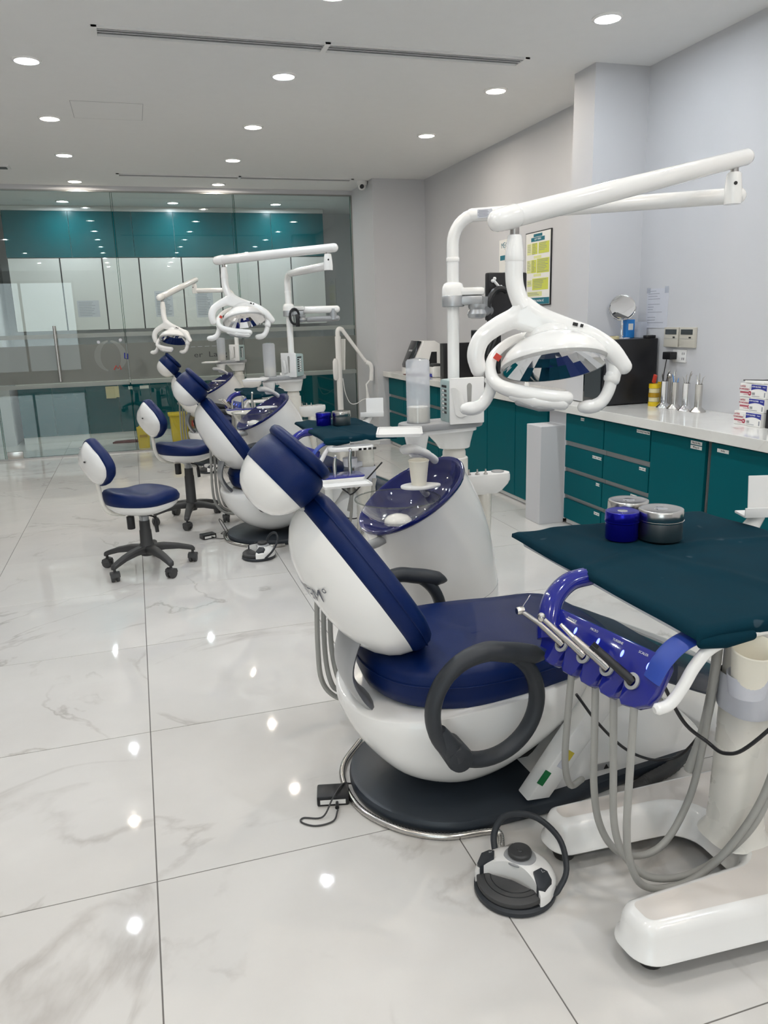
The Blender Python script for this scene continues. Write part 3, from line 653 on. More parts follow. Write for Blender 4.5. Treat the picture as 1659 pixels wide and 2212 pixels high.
text('print', 'MẸO XÉ', .06, 'teal_print', t, RYZ, loc=(-.0085, .0, .2)); MB().box((-.0085, .05, .10), (.001, .16, .04)).box((-.0085, .03, -.08), (.001, .2, .12)).build('print', 'teal_print', t, angle=0); MB().box((-.0085, .03, -.2), (.001, .2, .015)).build('print', 'ink_grey', t, angle=0)
# ------------------------------------------------------------------ on the far worktop
t = thing('label_printer', 'white and black desktop printer at the far counter end', 'printer', (2.9, 7.95, ZT))
MB().prism([(-.16, 0), (.16, 0), (.16, .30), (.10, .335), (-.02, .335), (-.16, .05)], -.17, .17, M=Matrix.Rotation(PI/2, 4, 'X') @ Matrix.Rotation(0, 4, 'Z'), bev=.012).build('case', 'white_gloss', t)
MB().prism([(-.165, .06), (-.03, .33), (-.06, .335), (-.17, .09)], -.12, .12, M=Matrix.Rotation(PI/2, 4, 'X'), bev=.004).build('front_panel', 'black_gloss', t)
MB().box((-.11, 0, .235), (.006, .1, .02), rot=(0, .46, 0)).build('button_strip', 'grey_plastic', t); MB().prism([(-.0, .02), (.12, .02), (.12, .22), (.06, .22)], -.172, -.169, M=Matrix.Rotation(PI/2, 4, 'X')).prism([(-.0, .02), (.12, .02), (.12, .22), (.06, .22)], .169, .172, M=Matrix.Rotation(PI/2, 4, 'X')).build('side_panel', 'black_plastic', t)
t = thing('card_printer', 'small white label maker with dark lid on the counter', 'printer', (2.80, 7.22, ZT)); MB().box((0, 0, .055), (.12, .12, .11), bev=.02).build('case', 'white_gloss', t); MB().box((-.01, 0, .115), (.1, .1, .035), bev=.014).build('lid', 'charcoal', t); MB().box((-.055, 0, .02), (.03, .05, .03)).build('slot', 'blue_print', t)
t = thing('desktop_monitor', 'black flat monitor on the counter behind the unit pole', 'monitor', (2.92, 6.35, ZT), math.radians(0))
MB().box((0, 0, .27), (.03, .56, .36), bev=.006).build('screen', 'black_gloss', t); MB().box((.02, 0, .12), (.03, .06, .2)).build('neck', 'black_plastic', t); MB().prism(rrect(.17, .24, .04), 0, .012, bev=.004).build('foot', 'black_plastic', t)
MB().box((-.0155, 0, .27), (.002, .54, .34)).build('glass', 'black_gloss', t)
t = thing('computer_tower', 'black narrow computer box beside the monitor', 'computer', (2.9, 6.95, ZT)); MB().box((0, 0, .165), (.30, .10, .33), bev=.004).build('case', 'black_plastic', t, angle=30); MB().box((-.1505, 0, .17), (.003, .08, .28)).build('front', 'charcoal', t)
t = thing('keyboard', 'black keyboard lying at the counter front edge', 'keyboard', (2.715, 6.1, ZT)); MB().box((0, 0, .010), (.14, .42, .018), bev=.004).build('base', 'black_plastic', t)
kb = MB()
for r in range(4):
    for c in range(12): kb.box((-.05+.033*r, -.18+.033*c, .021), (.027, .027, .006))
kb.build('keys', 'charcoal', t, angle=0)['kind'] = 'stuff'
t = thing('mouse', 'black computer mouse next to the keyboard', 'mouse', (2.70, 5.78, ZT)); MB().ball((0, 0, .018), .05, .03, .018).build('shell', 'black_plastic', t); MB().tube(spline([(.05, 0, .01), (.15, .03, .004), (.25, .1, .004)]), .0025, 6).build('cord', 'black_plastic', t)
tag(MB().prism(rrect(.16, .36, .01), 0, .006, bev=.002).build('red_folder', 'maroon', loc=(2.72, 7.95-.35, ZT)), 'dark red folder lying at far counter end', 'folder')
t = thing('small_bottle', 'small white bottle with amber cap on counter under the lamp', 'bottle', (2.75, 5.25, ZT)); MB().lathe((0, 0, 0), [(.02, 0), (.02, .07), (.012, .085)], 16).build('bottle', 'paper', t); MB().cyl((0, 0, .085), .010, .03, 12, .006).build('cap', 'amber', t)
# ------------------------------------------------------------------ dental chairs
def spow(x, p): return math.copysign(abs(x)**p, x)
SHELL = [(.0, -.150), (.2, -.149), (.4, -.142), (.6, -.128), (.76, -.106), (.88, -.080), (.95, -.055), (1.0, -.022)]
PADF = [(1.0, -.022), (1.03, -.012), (1.045, .012), (1.03, .034), (.985, .048), (.9, .056), (.7, .058), (.4, .054), (.12, .052)]
def egg(sc, hs, wtab, n=48):
    out = []
    for j in range(n):
        a = 2*PI*j/n; s_ = math.sin(a); v = math.cos(a)
        out.append((hs*spow(s_, .9)*sc, interp((s_+1)/2, wtab)*spow(v, .8)*sc))
    return out
def padmesh(layers, hs, wtab, M, n=48, depth=1.0):
    rings = []
    for k, nn in layers:
        k = max(k, .004); rings.append([M @ Vector((v, s_, nn*depth)) for (s_, v) in egg(k, hs, wtab, n)])
    return MB().loft(rings)
def frame_m(u, z, rec):
    """plane with X = lateral v, Y = up along the back, Z = outward normal (towards the sitter)"""
    t = Vector((-math.sin(rec), 0, math.cos(rec))); nrm = Vector((math.cos(rec), 0, math.sin(rec))); lat = Vector((0, 1, 0))
    return Matrix(((lat.x, t.x, nrm.x, u), (lat.y, t.y, nrm.y, 0), (lat.z, t.z, nrm.z, z), (0, 0, 0, 1)))
def ring_armrest(v, t, nm='armrest'):
    C = Vector((-.022, v, .405)); R = .150
    pts = [C + Vector((R*math.cos(a), 0, R*math.sin(a)*1.02)) for a in [2*PI*k/56 for k in range(56)]]
    o = MB().tube(pts, .0205, 12, closed=True, flat=1.25, upv=(0, 1, 0)).build(nm, 'slate_plastic', t)
    # pad that sweeps over the top and ends in a beak
    path = spline([C + Vector((R*math.cos(a), 0, R*math.sin(a)*1.02)) for a in [math.radians(d) for d in (165, 140, 115, 90, 70)]]+[C+Vector((.098, 0, .133)), C+Vector((.140, 0, .122)), C+Vector((.174, 0, .110))], 5)
    MB().tube(path, [interp(i/(len(path)-1), [(0, .016), (.2, .022), (.45, .0255), (.7, .027), (.85, .025), (.95, .014), (1, .004)]) for i in range(len(path))], 14, flat=1.15, upv=(0, 1, 0)).build('armrest_beak', 'slate_plastic', o)
    s = -1 if v < 0 else 1
    hb = C+Vector((R*math.cos(math.radians(236)), 0, R*math.sin(math.radians(236))))
    MB().lathe(hb, [(.030, -s*.10), (.034, -s*.05), (.036, s*.022), (.033, s*.032), (.02, s*.034)], 24, 'y').build('armrest_hub', 'slate_plastic', o)
    q = C+Vector((R*math.cos(math.radians(205)), 0, R*math.sin(math.radians(205))))
    MB().tube([q+Vector((.004, 0, .02)), (q+hb)/2+Vector((.004, 0, 0)), hb], [.018, .029, .034], 12, flat=1.1, upv=(0, 1, 0)).build('armrest_knuckle', 'slate_plastic', o)
    return o
def make_chair(label, loc, rz, rec=math.radians(33), head=math.radians(40), logo=True, hs_off=.0, back_z=.0):
    t = thing('dental_chair', label, 'dental chair', loc, rz, 'dental chairs')
    # floor plate
    pts = [(.30*math.cos(a), .30*math.sin(a)) for a in [PI*.5+PI*k/24 for k in range(25)]]
    pts += [(.22, -.298), (.45, -.256), (.68, -.228), (.79, -.18), (.855, -.09), (.87, 0), (.855, .09), (.79, .18), (.68, .228), (.45, .256), (.22, .298)]
    pl = MB().prism(pts, 0, .042, bev=.014).build('floor_plate', 'slate_dark', t)
    MB().box((.33, -.05, .048), (.18, .3, .02), rot=(0, .1, 0), bev=.004).build('plate_cover', 'slate_plastic', pl)
    # white cowl at the foot end
    prof = spline([(.22, .042), (.30, .13), (.38, .22), (.46, .265), (.55, .268), (.64, .235), (.73, .17), (.80, .10), (.835, .042)], 5)
    rings = []
    for vv, k in ((-.205, .86), (-.2, .93), (-.185, .97), (-.15, 1.0), (0, 1.03), (.15, 1.0), (.185, .97), (.2, .93), (.205, .86)):
        rings.append([Vector((.56+(p.x-.56)*(.5+.5*k), vv*(1.22-.28*(p.x-.22)/.68), .042+(p.y-.042)*k)) for p in prof])
    cw = MB().loft(rings).build('foot_cowl', 'white_gloss', t)
    # slanted side rail with stickers
    sr = [(.135, .052), (.205, .045), (.40, .28), (.455, .37), (.385, .395), (.33, .31)]
    rl = MB().prism(sr, -.285, -.225, M=Matrix(((1, 0, 0, 0), (0, 0, 1, 0), (0, 1, 0, 0), (0, 0, 0, 1))), bev=.006).build('side_rail', 'white_gloss', t)
    MB().box((.185, -.2855, .115), (.045, .003, .022), rot=(0, -.9, 0)).build('switch_slot', 'green_switch', rl, angle=0)
    MB().box((.262, -.2862, .168), (.032, .001, .024), rot=(0, -.9, 0)).build('warning_sticker', 'warn_yellow', rl, angle=0); MB().box((.245, -.2862, .148), (.032, .001, .026), rot=(0, -.9, 0)).build('text_sticker', 'paper_grey', rl, angle=0)
    MB().box((.42, -.2405, .075), (.07, .006, .018)).build('symbol_plate', 'grey_plastic', cw, angle=0)
    MB().prism([(-.008, -.006), (.008, -.006), (0, .008)], -.246, -.243, M=Matrix(((1, 0, 0, .42), (0, 0, 1, 0), (0, 1, 0, .075), (0, 0, 0, 1)))).build('symbol', 'ink_black', cw, angle=0)
    # lifting arm between plate and hull
    MB().box((.34, 0, .25), (.34, .22, .16), rot=(0, -.45, 0), bev=.03).build('lift_arm', 'white_matt', t)
    MB().box((.2, .0, .13), (.2, .2, .14), bev=.02).build('lift_housing', 'ink_black', t)
    # boat shaped hull
    T = [(-.325, .030, .30, .325), (-.315, .10, .27, .33), (-.29, .165, .225, .335), (-.25, .215, .175, .34), (-.19, .255, .12, .348), (-.11, .277, .08, .355), (-.02, .285, .058, .362), (.08, .283, .07, .368), (.18, .272, .11, .372), (.30, .245, .175, .376), (.42, .205, .255, .38), (.50, .15, .32, .38)]
    rings = []
    for (u, hw, zb, zt) in smooth_rows(T):
        r = []
        for j in range(40):
            a = 2*PI*j/40; c, s_ = math.cos(a), math.sin(a)
            r.append(Vector((u, hw*spow(c, .62), zt+.008*s_ if s_ >= 0 else zt-(zt-zb)*abs(s_)**.78)))
        rings.append(r)
    MB().loft(rings).build('hull', 'white_gloss', t, angle=60)
    # seat cushion
    ob = spline([(-.235, -.12), (-.17, -.21), (-.04, -.262), (.12, -.262), (.28, -.235), (.45, -.20), (.49, 0), (.45, .20), (.28, .235), (.12, .262), (-.04, .262), (-.17, .21), (-.235, .12), (-.255, 0)], 4, True)
    def seat_rings(lay, o, dz=lambda p: 0):
        c = Vector((.1, 0)); return [[Vector((c.x+(p.x-c.x)*k, c.y+(p.y-c.y)*k, z+dz(p))) for p in o] for k, z in lay]
    tilt = lambda p: .01*(p.x) + .04*max(0, (-p.x-.05))
    st = MB().loft(seat_rings([(.93, .355), (.985, .365), (1.02, .395), (1.03, .43), (1.015, .453), (.985, .466), (.93, .474), (.75, .477), (.45, .473), (.1, .471)], ob, tilt)).build('seat', 'navy_leather', t, angle=60)
    sm = seat_rings([(1.033, .432)], ob, tilt)[0]; MB().tube(sm, .0022, 6, closed=True).build('seam', 'navy_leather', st)
    # leg rest
    T = [(.40, .205, .385, .455), (.44, .21, .365, .470), (.54, .215, .325, .435), (.68, .215, .26, .37), (.82, .208, .195, .305), (.91, .19, .16, .262), (.965, .15, .145, .232), (.985, .08, .15, .205)]
    rings = []
    for (u, hw, zb, zt) in smooth_rows(T):
        r = []
        for j in range(36):
            a = 2*PI*j/36; c, s_ = math.cos(a), math.sin(a); r.append(Vector((u, hw*spow(c, .55), (zt+zb)/2+(zt-zb)/2*spow(s_, .5))))
        rings.append(r)
    lg = MB().loft(rings).build('leg_rest', 'navy_dull', t, angle=60)
    rings = [[Vector((p.x, p.y*1.01, p.z+.002)) for p in r] for r in rings[12:]]
    MB().loft(rings, False, True).build('foot_cover', 'clear_film', lg, angle=60)
    MB().box((.60, 0, .325), (.34, .26, .05), rot=(0, .36, 0), bev=.02).build('leg_shell', 'white_matt', t)
    # back rest
    B0 = frame_m(-.108, .474+back_z, rec); BW = [(0, .16), (.12, .225), (.3, .255), (.5, .245), (.72, .205), (.88, .165), (1, .12)]
    Mb = B0 @ Matrix.Translation((0, .265, 0))
    padmesh(SHELL, .265, BW, Mb).build('back_shell', 'white_gloss', t, angle=60)
    bp = padmesh(PADF, .265, BW, Mb).build('back_pad', 'navy_leather', t, angle=60)
    MB().tube([Mb @ Vector((v, s_, .020)) for (s_, v) in egg(1.047, .265, BW)], .0022, 6, closed=True).build('seam', 'navy_leather', bp)
    if logo:
        o = text('logo', 'OSSTEM\u00b0', .055, 'ink_grey', t, None, sx=1.1)
        for v in o.data.vertices:
            x, y = -v.co.x-.035, v.co.y+.075; k = min(1, math.hypot(x/.225, y/.265)); v.co = Mb @ Vector((x, y, interp(k, SHELL)-.0012-abs(v.co.z)))
    # neck bar and head rest
    MB().tube([B0 @ Vector((0, .50, -.02)), B0 @ Vector((0, .56, -.015)), B0 @ Vector((0, .64, -.03))], .034, 10, flat=.35, upv=(1, 0, 0)).build('neck_bar', 'silver_paint', t)
    hp = B0 @ Vector((0, .635+hs_off, -.01)); Mh = frame_m(hp.x, hp.z, head); HW = [(0, .10), (.2, .135), (.5, .150), (.8, .135), (1, .10)]
    padmesh(SHELL, .098, HW, Mh, depth=.72).build('head_shell', 'white_gloss', t, angle=60)
    padmesh([(k, n*1.15) for k, n in PADF], .098, HW, Mh).build('head_pad', 'navy_leather', t, angle=60)
    Mf = Mh @ Matrix.Translation((0, .008, .067)) @ Matrix.Rotation(-.06, 4, 'X')
    padmesh([(.9, -.006), (1.0, 0), (1.03, .010), (1.0, .02), (.9, .026), (.5, .026), (.1, .025)], .095, [(0, .10), (.2, .138), (.5, .155), (.8, .14), (1, .10)], Mf).build('head_flap', 'navy_leather', t, angle=60)
    # curved back support
    MB().tube(spline([(-.20, -.03, .62+back_z), (-.275, -.04, .58+back_z*.6), (-.315, -.05, .51), (-.325, -.05, .44), (-.295, -.05, .37), (-.255, -.05, .325)], 5), .016, 12, flat=5.5, upv=(0, 1, 0)).build('back_support', 'silver_paint', t)
    ring_armrest(-.335, t); ring_armrest(.335, t)
    return t
make_chair('navy dental chair nearest the viewer, its white back shell turned to camera', (.80, 2.03, 0), math.radians(1))
make_chair('navy dental chair in the middle of the row behind the stools', (.77, 5.08, 0), math.radians(1), logo=False)
make_chair('navy dental chair furthest away, next to the glass wall', (.76, 8.08, 0), math.radians(1), logo=False)
# ------------------------------------------------------------------ cuspidor units with service pole
def make_unit(label, loc, arm_end, box_rot, near=True, screen='panel'):
    t = thing('cuspidor_unit', label, 'dental unit', loc, 0, 'cuspidor units')
    # leaning body with slanted opening
    n = Vector((-.5, -.1, .86)).normalized(); e1 = (Vector((0, 0, 1))-n*n.z).normalized(); e2 = n.cross(e1)
    C = Vector((-.285, -.28, .765)); K = 44
    rim = [C + e1*(.215*math.cos(2*PI*j/K)) + e2*(.192*math.sin(2*PI*j/K)) for j in range(K)]
    d1 = Vector((e1.x, e1.y, 0)).normalized(); d2 = Vector((e2.x, e2.y, 0)).normalized()
    fc = Vector((-.122, -.175, 0)); flo = [fc + d1*(.24*math.cos(2*PI*j/K)) + d2*(.20*math.sin(2*PI*j/K)) for j in range(K)]
    rings = [flo]
    for i in range(15):
        s_ = i/14; r = []
        for j in range(K):
            a = flo[j]+Vector((0, 0, .12)); b = flo[j]+Vector((0, 0, rim[j].z*.70)); c = rim[j]
            r.append(a*(1-s_)**2+b*2*s_*(1-s_)+c*s_*s_)
        rings.append(r)
    body = MB().loft(rings, True, False).build('body', 'white_gloss', t, angle=70)
    MB().tube([p*1.0 for p in rings[5]], .0012, 4, closed=True).build('body_seam', 'grey_plastic', body)
    dish = [[C + (p-C)*k + n*h for p in rim] for k, h in ((1.0, -.010), (1.03, -.007), (1.042, .002), (1.03, .009), (1.0, .010), (.965, .004), (.90, -.018), (.72, -.045), (.4, -.062), (.05, -.066))]
    MB().loft(dish, False, True).build('basin', 'basin_blue', t, angle=60)
    G = Vector((-.365, -.36, .775))
    pr = [(.024, -.088), (.07, -.083), (.105, -.062), (.132, -.032), (.150, .0), (.153, .003), (.150, .004), (.129, -.029), (.102, -.058), (.068, -.079), (.024, -.084)]
    bowl = MB().lathe(G, pr, 44, caps=False).build('glass_bowl', 'bowl_glass', t, angle=60)
    MB().tube([G+Vector((.1515*math.cos(a), .1515*math.sin(a), .003)) for a in [2*PI*k/44 for k in range(44)]], .0026, 8, closed=True).build('bowl_rim', 'bowl_edge', bowl)
    MB().lathe(G, [(.05, -.086), (.048, -.074), (.036, -.062), (.014, -.055), (.003, -.054)], 24).build('drain_dome', 'white_gloss', bowl)
    # saucer, spout
    sc = [(math.cos(a)*.075, math.sin(a)*.05*(1-.35*max(0, math.cos(a)))) for a in [2*PI*k/28 for k in range(28)]]
    MB().prism(sc, 0, .012, M=Matrix.Translation((-.255, -.30, .794)) @ Matrix.Rotation(-.1, 4, 'Z'), bev=.005).build('cup_plate', 'white_matt', t)
    MB().tube([(-.255, -.30, .795), (-.22, -.25, .76), (-.20, -.22, .745)], .012, 10).build('cup_plate_stem', 'white_matt', t)
    MB().tube(spline([(-.125, -.15, .845), (-.165, -.175, .88), (-.21, -.20, .907), (-.25, -.215, .922), (-.285, -.228, .926)], 5), [.019]*8+[.022]*5+[.026]*8, 14, flat=.72, round_end=True).build('spout', 'white_gloss', t)
    # column and head
    MB().lathe((0, 0, 0), [(.07, .0), (.062, .30), (.057, .60), (.056, .838), (.052, .842)], 32).build('column', 'white_cream', t)
    MB().lathe((0, 0, 0), [(.047, .838), (.047, .862), (.043, .874), (.036, .882)], 32).build('collar', 'white_cream', t)
    hd = MB()
    rr = []
    for k, z in ((.52, .880), (.62, .884), (.70, .905), (.93, .945), (1.0, .962), (1.0, .975), (.97, .98)):
        rr.append([Vector((-.03*(k-.5)*2+.105*k*math.cos(a)*(1.0), .075*k*math.sin(a)-.02, z)) for a in [2*PI*j/32 for j in range(32)]])
    hd.loft(rr).build('head', 'white_gloss', t)
    stad = [(-.19+.072*math.cos(a), -.085+.075*math.sin(a)) for a in [PI*.5+PI*k/12 for k in range(13)]]+[(.03+.06*math.cos(a), -.06+.075*math.sin(a)) for a in [-PI*.5+PI*k/12 for k in range(13)]]
    sh = MB().prism(stad, .975, 1.002, bev=.006).build('shelf', 'grey_plastic', t)
    MB().prism([(p[0]*.86-.012, p[1]*.82-.012) for p in stad], .96, .976).build('shelf_underside', 'white_gloss', sh)
    MB().loft([[Vector((-.20+k*.05*math.cos(a), -.11+k*.042*math.sin(a), z)) for a in [2*PI*j/20 for j in range(20)]] for k, z in ((.55, .875), (.7, .885), (.85, .93), (1.0, .965))]).build('lower_block', 'white_gloss', t)
    # tray
    M = Matrix.Translation((-.315, -.25, .992)) @ Matrix.Rotation(-.33, 4, 'Z'); wx, wy = .165, .20
    tr = MB(); tr.prism(rrect(wx, wy, .014), 0, .005, M=M)
    oo, ii = rrect(wx, wy, .014), rrect(wx-.010, wy-.010, .011)
    tr.loft([[M @ Vector((p[0], p[1], z)) for p in q] for q, z in ((oo, .004), (oo, .010), (ii, .010), (ii, .004))], False, False); tr.build('tray', 'white_matt', t)
    # paper cup dispenser
    cp = MB().lathe((-.182, -.085, 1.002), [(.046, 0), (.045, .012), (.0455, .232), (.040, .240), (.012, .245)], 32).build('cup_dispenser', 'milky_plastic', t)
    ck = MB()
    for k in range(8): ck.lathe((-.182, -.085, 1.004+.0075*k), [(.036, 0), (.040, .006), (.0405, .0072), (.036, .0074)], 24)
    ck.build('cup_stack', 'paper_cup', cp)
    # tissue holder
    bx = Matrix.Translation((-.012, -.10, 1.002)) @ Matrix.Rotation(box_rot, 4, 'Z')
    def B(c, d, bev=.0, rot=None): return MB().box(c, d, rot, bev).xf(bx)
    bb = B((0, .0, .078), (.140, .092, .165), .012).build('holder_case', 'seagreen_plastic', t)
    B((.004, -.05, .080), (.142, .012, .176), .005).build('holder_front', 'white_gloss', bb)
    sl = [(.010*math.cos(a)*1.0, .05+.012*math.sin(a)) for a in [PI*k/10 for k in range(11)]]+[(.0055*math.cos(a), -.055+.006*math.sin(a)) for a in [PI+PI*k/10 for k in range(11)]]
    MB().prism(sl, -.0005, .001, M=bx @ Matrix(((1, 0, 0, .012), (0, 0, -1, -.0565), (0, 1, 0, .085), (0, 0, 0, 1)))).build('front_slot', 'grey_hose', bb)
    gv = [Vector((-.066+.045*u_, -.058-.010*math.sin(3*u_)*(1-v_)-.012*v_*u_, .13-.10*v_-.012*u_+.006*math.sin(5*u_+3*v_))) for v_ in [k/8 for k in range(9)] for u_ in [k/8 for k in range(9)]]
    MB().add([bx @ Vector((p.x+.02*((i//9)/8), p.y, p.z)) for i, p in enumerate(gv)], [(r*9+c, r*9+c+1, r*9+c+10, r*9+c+9) for r in range(8) for c in range(8)]).build('tissue', 'paper', bb, angle=80)
    for sd in (-1, 1):
      for k in range(7):
        B((sd*.0705, -.004, .135-.0165*k), (.002, .046, .009)).build('slot', 'ink_black' if k < 1 else 'charcoal', bb, angle=0)
        if k: B((sd*.0712, .004, .135-.0165*k), (.002, .020, .0075)).build('slot_key', 'white_gloss', bb, angle=0)
    # assistant arm
    st2 = rrect(.235, .085, .04, 8)
    ar = MB(); ar.loft([[Vector((.125+p[0]*k, -.01+p[1]*k, z)) for p in st2] for k, z in ((.55, .678), (.72, .69), (.92, .715), (1.0, .732), (1.0, .752), (.97, .762))]); aa = ar.build('assistant_arm', 'white_gloss', t)
    MB().lathe((.195, .0, .762), [(.027, 0), (.026, .004), (.012, .005)], 20).build('arm_disc', 'silver_paint', aa)
    for k in range(3):
        MB().lathe((.06+.034*k, -.012-.008*k, .762), [(.009, 0), (.009, .004), (.004, .009), (.003, .022)], 12).build('toggle', 'steel_dull', aa)
    MB().loft([[Vector((.135+.026*math.cos(a)*k, .0+.03*math.sin(a)*k, z)) for a in [2*PI*j/20 for j in range(20)]] for k, z in ((.5, .372), (.85, .38), (1.0, .45), (1.12, .62), (1.2, .69))]).build('suction_holder', 'white_cream', t)
    # pole, bend and first lamp arm
    ae = Vector(arm_end); hd_ = Vector((ae.x, ae.y, 0)).normalized()
    path = [(0, 0, z) for z in (.97, 1.2, 1.45, 1.66)]+[Vector((0, 0, 1.66))+hd_*(.09*(1-math.cos(a)))+Vector((0, 0, .09*math.sin(a)*(ae.z-1.66)/.09)) for a in [PI/2*k/8 for k in range(1, 9)]]
    po = MB().tube(path, .0235, 20).build('pole', 'white_gloss', t)
    MB().tube([Vector((0, 0, ae.z))+hd_*.075, Vector((0, 0, ae.z))+hd_*.30, ae], [.0245, .0255, .0265], 20, round_end=True).build('lamp_boom', 'white_gloss', t)
    MB().lathe((0, 0, 1.60), [(.0255, 0), (.026, .004), (.026, .012), (.0245, .016)], 24).build('pole_collar', 'white_gloss', po)
    sd = hd_.cross(Vector((0, 0, 1))); q = Vector((0, 0, ae.z))+hd_*.13+sd*.0262
    Ms = Matrix(((hd_.x, 0, sd.x, q.x), (hd_.y, 0, sd.y, q.y), (0, 1, 0, q.z), (0, 0, 0, 1)))
    if near:
        MB().prism(rrect(.055, .030, .002), -.003, .0008, M=Ms).build('rating_label', 'paper_grey', po, angle=0)
        bl = MB()
        for k in range(5): bl.box((-.005, .010-.005*k, .0012), (.034+.006*(k % 2), .0018, .0006))
        bl.xf(Ms).build('rating_print', 'ink_grey', po, angle=0)
    # bracket with swivel
    MB().lathe((0, 0, 0), [(.04, 1.432), (.044, 1.435), (.044, 1.472), (.043, 1.474)], 28).box((.055, -.022, 1.455), (.11, .055, .036), rot=(0, 0, -.35), bev=.01).build('bracket_band', 'silver_paint', t)
    MB().lathe((0, 0, 0), [(.043, 1.473), (.043, 1.50), (.036, 1.518), (.026, 1.524)], 28).box((.06, -.024, 1.488), (.115, .058, .03), rot=(0, 0, -.35), bev=.013).build('bracket_cap', 'white_gloss', t)
    MB().lathe((.085, -.035, 0), [(.02, 1.385), (.033, 1.39), (.038, 1.403), (.034, 1.413), (.030, 1.42), (.034, 1.43), (.034, 1.44)], 24).build('swivel', 'silver_paint', t)
    if screen == 'panel':
        MB().tube([(.09, -.02, 1.41), (.20, .10, 1.415)], .02, 12).build('monitor_arm', 'silver_paint', t)
        MB().box((.17, .07, 1.445), (.1, .02, .05), rot=(0, 0, .8), bev=.004).build('cable_box', 'grey_plastic', t)
        p = MB().box((.285, .12, 1.47), (.19, .03, .19), rot=(0, .0, .15), bev=.008).build('screen_back', 'black_plastic', t)
        MB().tube([(.215, .09, 1.533), (.245, .0935, 1.503)], .006, 8).ball((.210, .089, 1.531), .007).ball((.219, .090, 1.540), .007).ball((.241, .093, 1.500), .007).ball((.250, .094, 1.508), .007).build('bone_mark', 'white_print', p)
        MB().tube([(.235+.055*math.cos(a), .07, 1.42+.08*math.sin(a)) for a in [math.radians(60)+math.radians(240)*k/16 for k in range(17)]], .012, 8).build('strap', 'black_plastic', p)
        MB().tube(spline([(.225, .07, 1.36), (.19, .05, 1.31), (.17, .05, 1.24)]), .004, 6).tube(spline([(.24, .08, 1.36), (.21, .06, 1.30), (.185, .06, 1.24)]), .004, 6).build('cables', 'charcoal', p)
    else:
        a2 = Vector((.88, -.2, 0)).normalized()
        MB().tube([Vector((0, 0, 1.475))+a2*.06, Vector((0, 0, 1.475))+a2*.36], .024, 14, flat=1.1, upv=(0, 0, 1), round_end=True).build('monitor_arm', 'white_gloss', t)
        MB().tube([Vector((0, 0, 1.405))+a2*.14, Vector((0, 0, 1.41))+a2*.36], .021, 14, round_end=True).build('monitor_arm', 'grey_plastic', t)
        MB().cyl(Vector((0, 0, 1.40))+a2*.33, .026, .08, 18).build('elbow', 'silver_paint', t)
        if screen == 'clip':
            MB().tube([(.03+.035*math.cos(a), -.055, 1.43+.055*math.sin(a)) for a in [2*PI*k/16 for k in range(16)]], .009, 8, closed=True).build('cable_clip', 'black_plastic', t); MB().box((.05, -.06, 1.40), (.03, .02, .09), bev=.006).build('clip_jaw', 'black_plastic', t)
    # suction hoses looping near the floor
    for k in range(3):
        dx = .028*k; MB().tube(spline([(-.69+dx, -.46+.02*k, .60), (-.70+dx, -.46+.02*k, .30), (-.685+dx, -.45, .16), (-.62+.5*dx, -.44+.03*k, .085+.012*k), (-.52, -.40+.03*k, .06), (-.40, -.34+.02*k, .075), (-.30, -.28, .12)], 6), .009, 9).build('suction_hose', 'grey_hose', t)
    MB().tube([(-.71, -.46, .60), (-.58, -.43, .615), (-.45, -.38, .63), (-.35, -.30, .64)], [.012, .016, .018, .018], 10).build('hose_holder', 'grey_plastic', t)
    return t
def paper_cup(x, y, z, label, tilt=None, s=1.0):
    t = thing('paper_cup', label, 'cup', (x, y, z)); 
    MB().lathe((0, 0, 0), [(.001, .006), (.0255*s, .004), (.026*s, .0), (.027*s, .0), (.0365*s, .086*s), (.038*s, .086*s), (.0385*s, .088*s), (.0375*s, .0905*s), (.036*s, .089*s), (.0255*s, .006)], 32, caps=False).build('cup', 'paper_cup', t)
    if tilt: t.rotation_euler = tilt
    return t
U1, U2, U3 = (1.20, 2.91, 0), (1.125, 5.93, 0), (1.08, 8.86, 0)
make_unit('white cuspidor unit with blue basin nearest the viewer', U1, (.790, -.603, 1.764), 0.0)
make_unit('white cuspidor unit with blue basin in the middle of the room', U2, (.11, -.85, 1.735), math.radians(-52), False, 'clip')
make_unit('white cuspidor unit with blue basin beside the glass wall', U3, (-.40, .06, 1.745), math.radians(-52), False, 'arm')
paper_cup(U1[0]-.262, U1[1]-.30, .8065, 'cream paper cup on the plate of the nearest cuspidor')
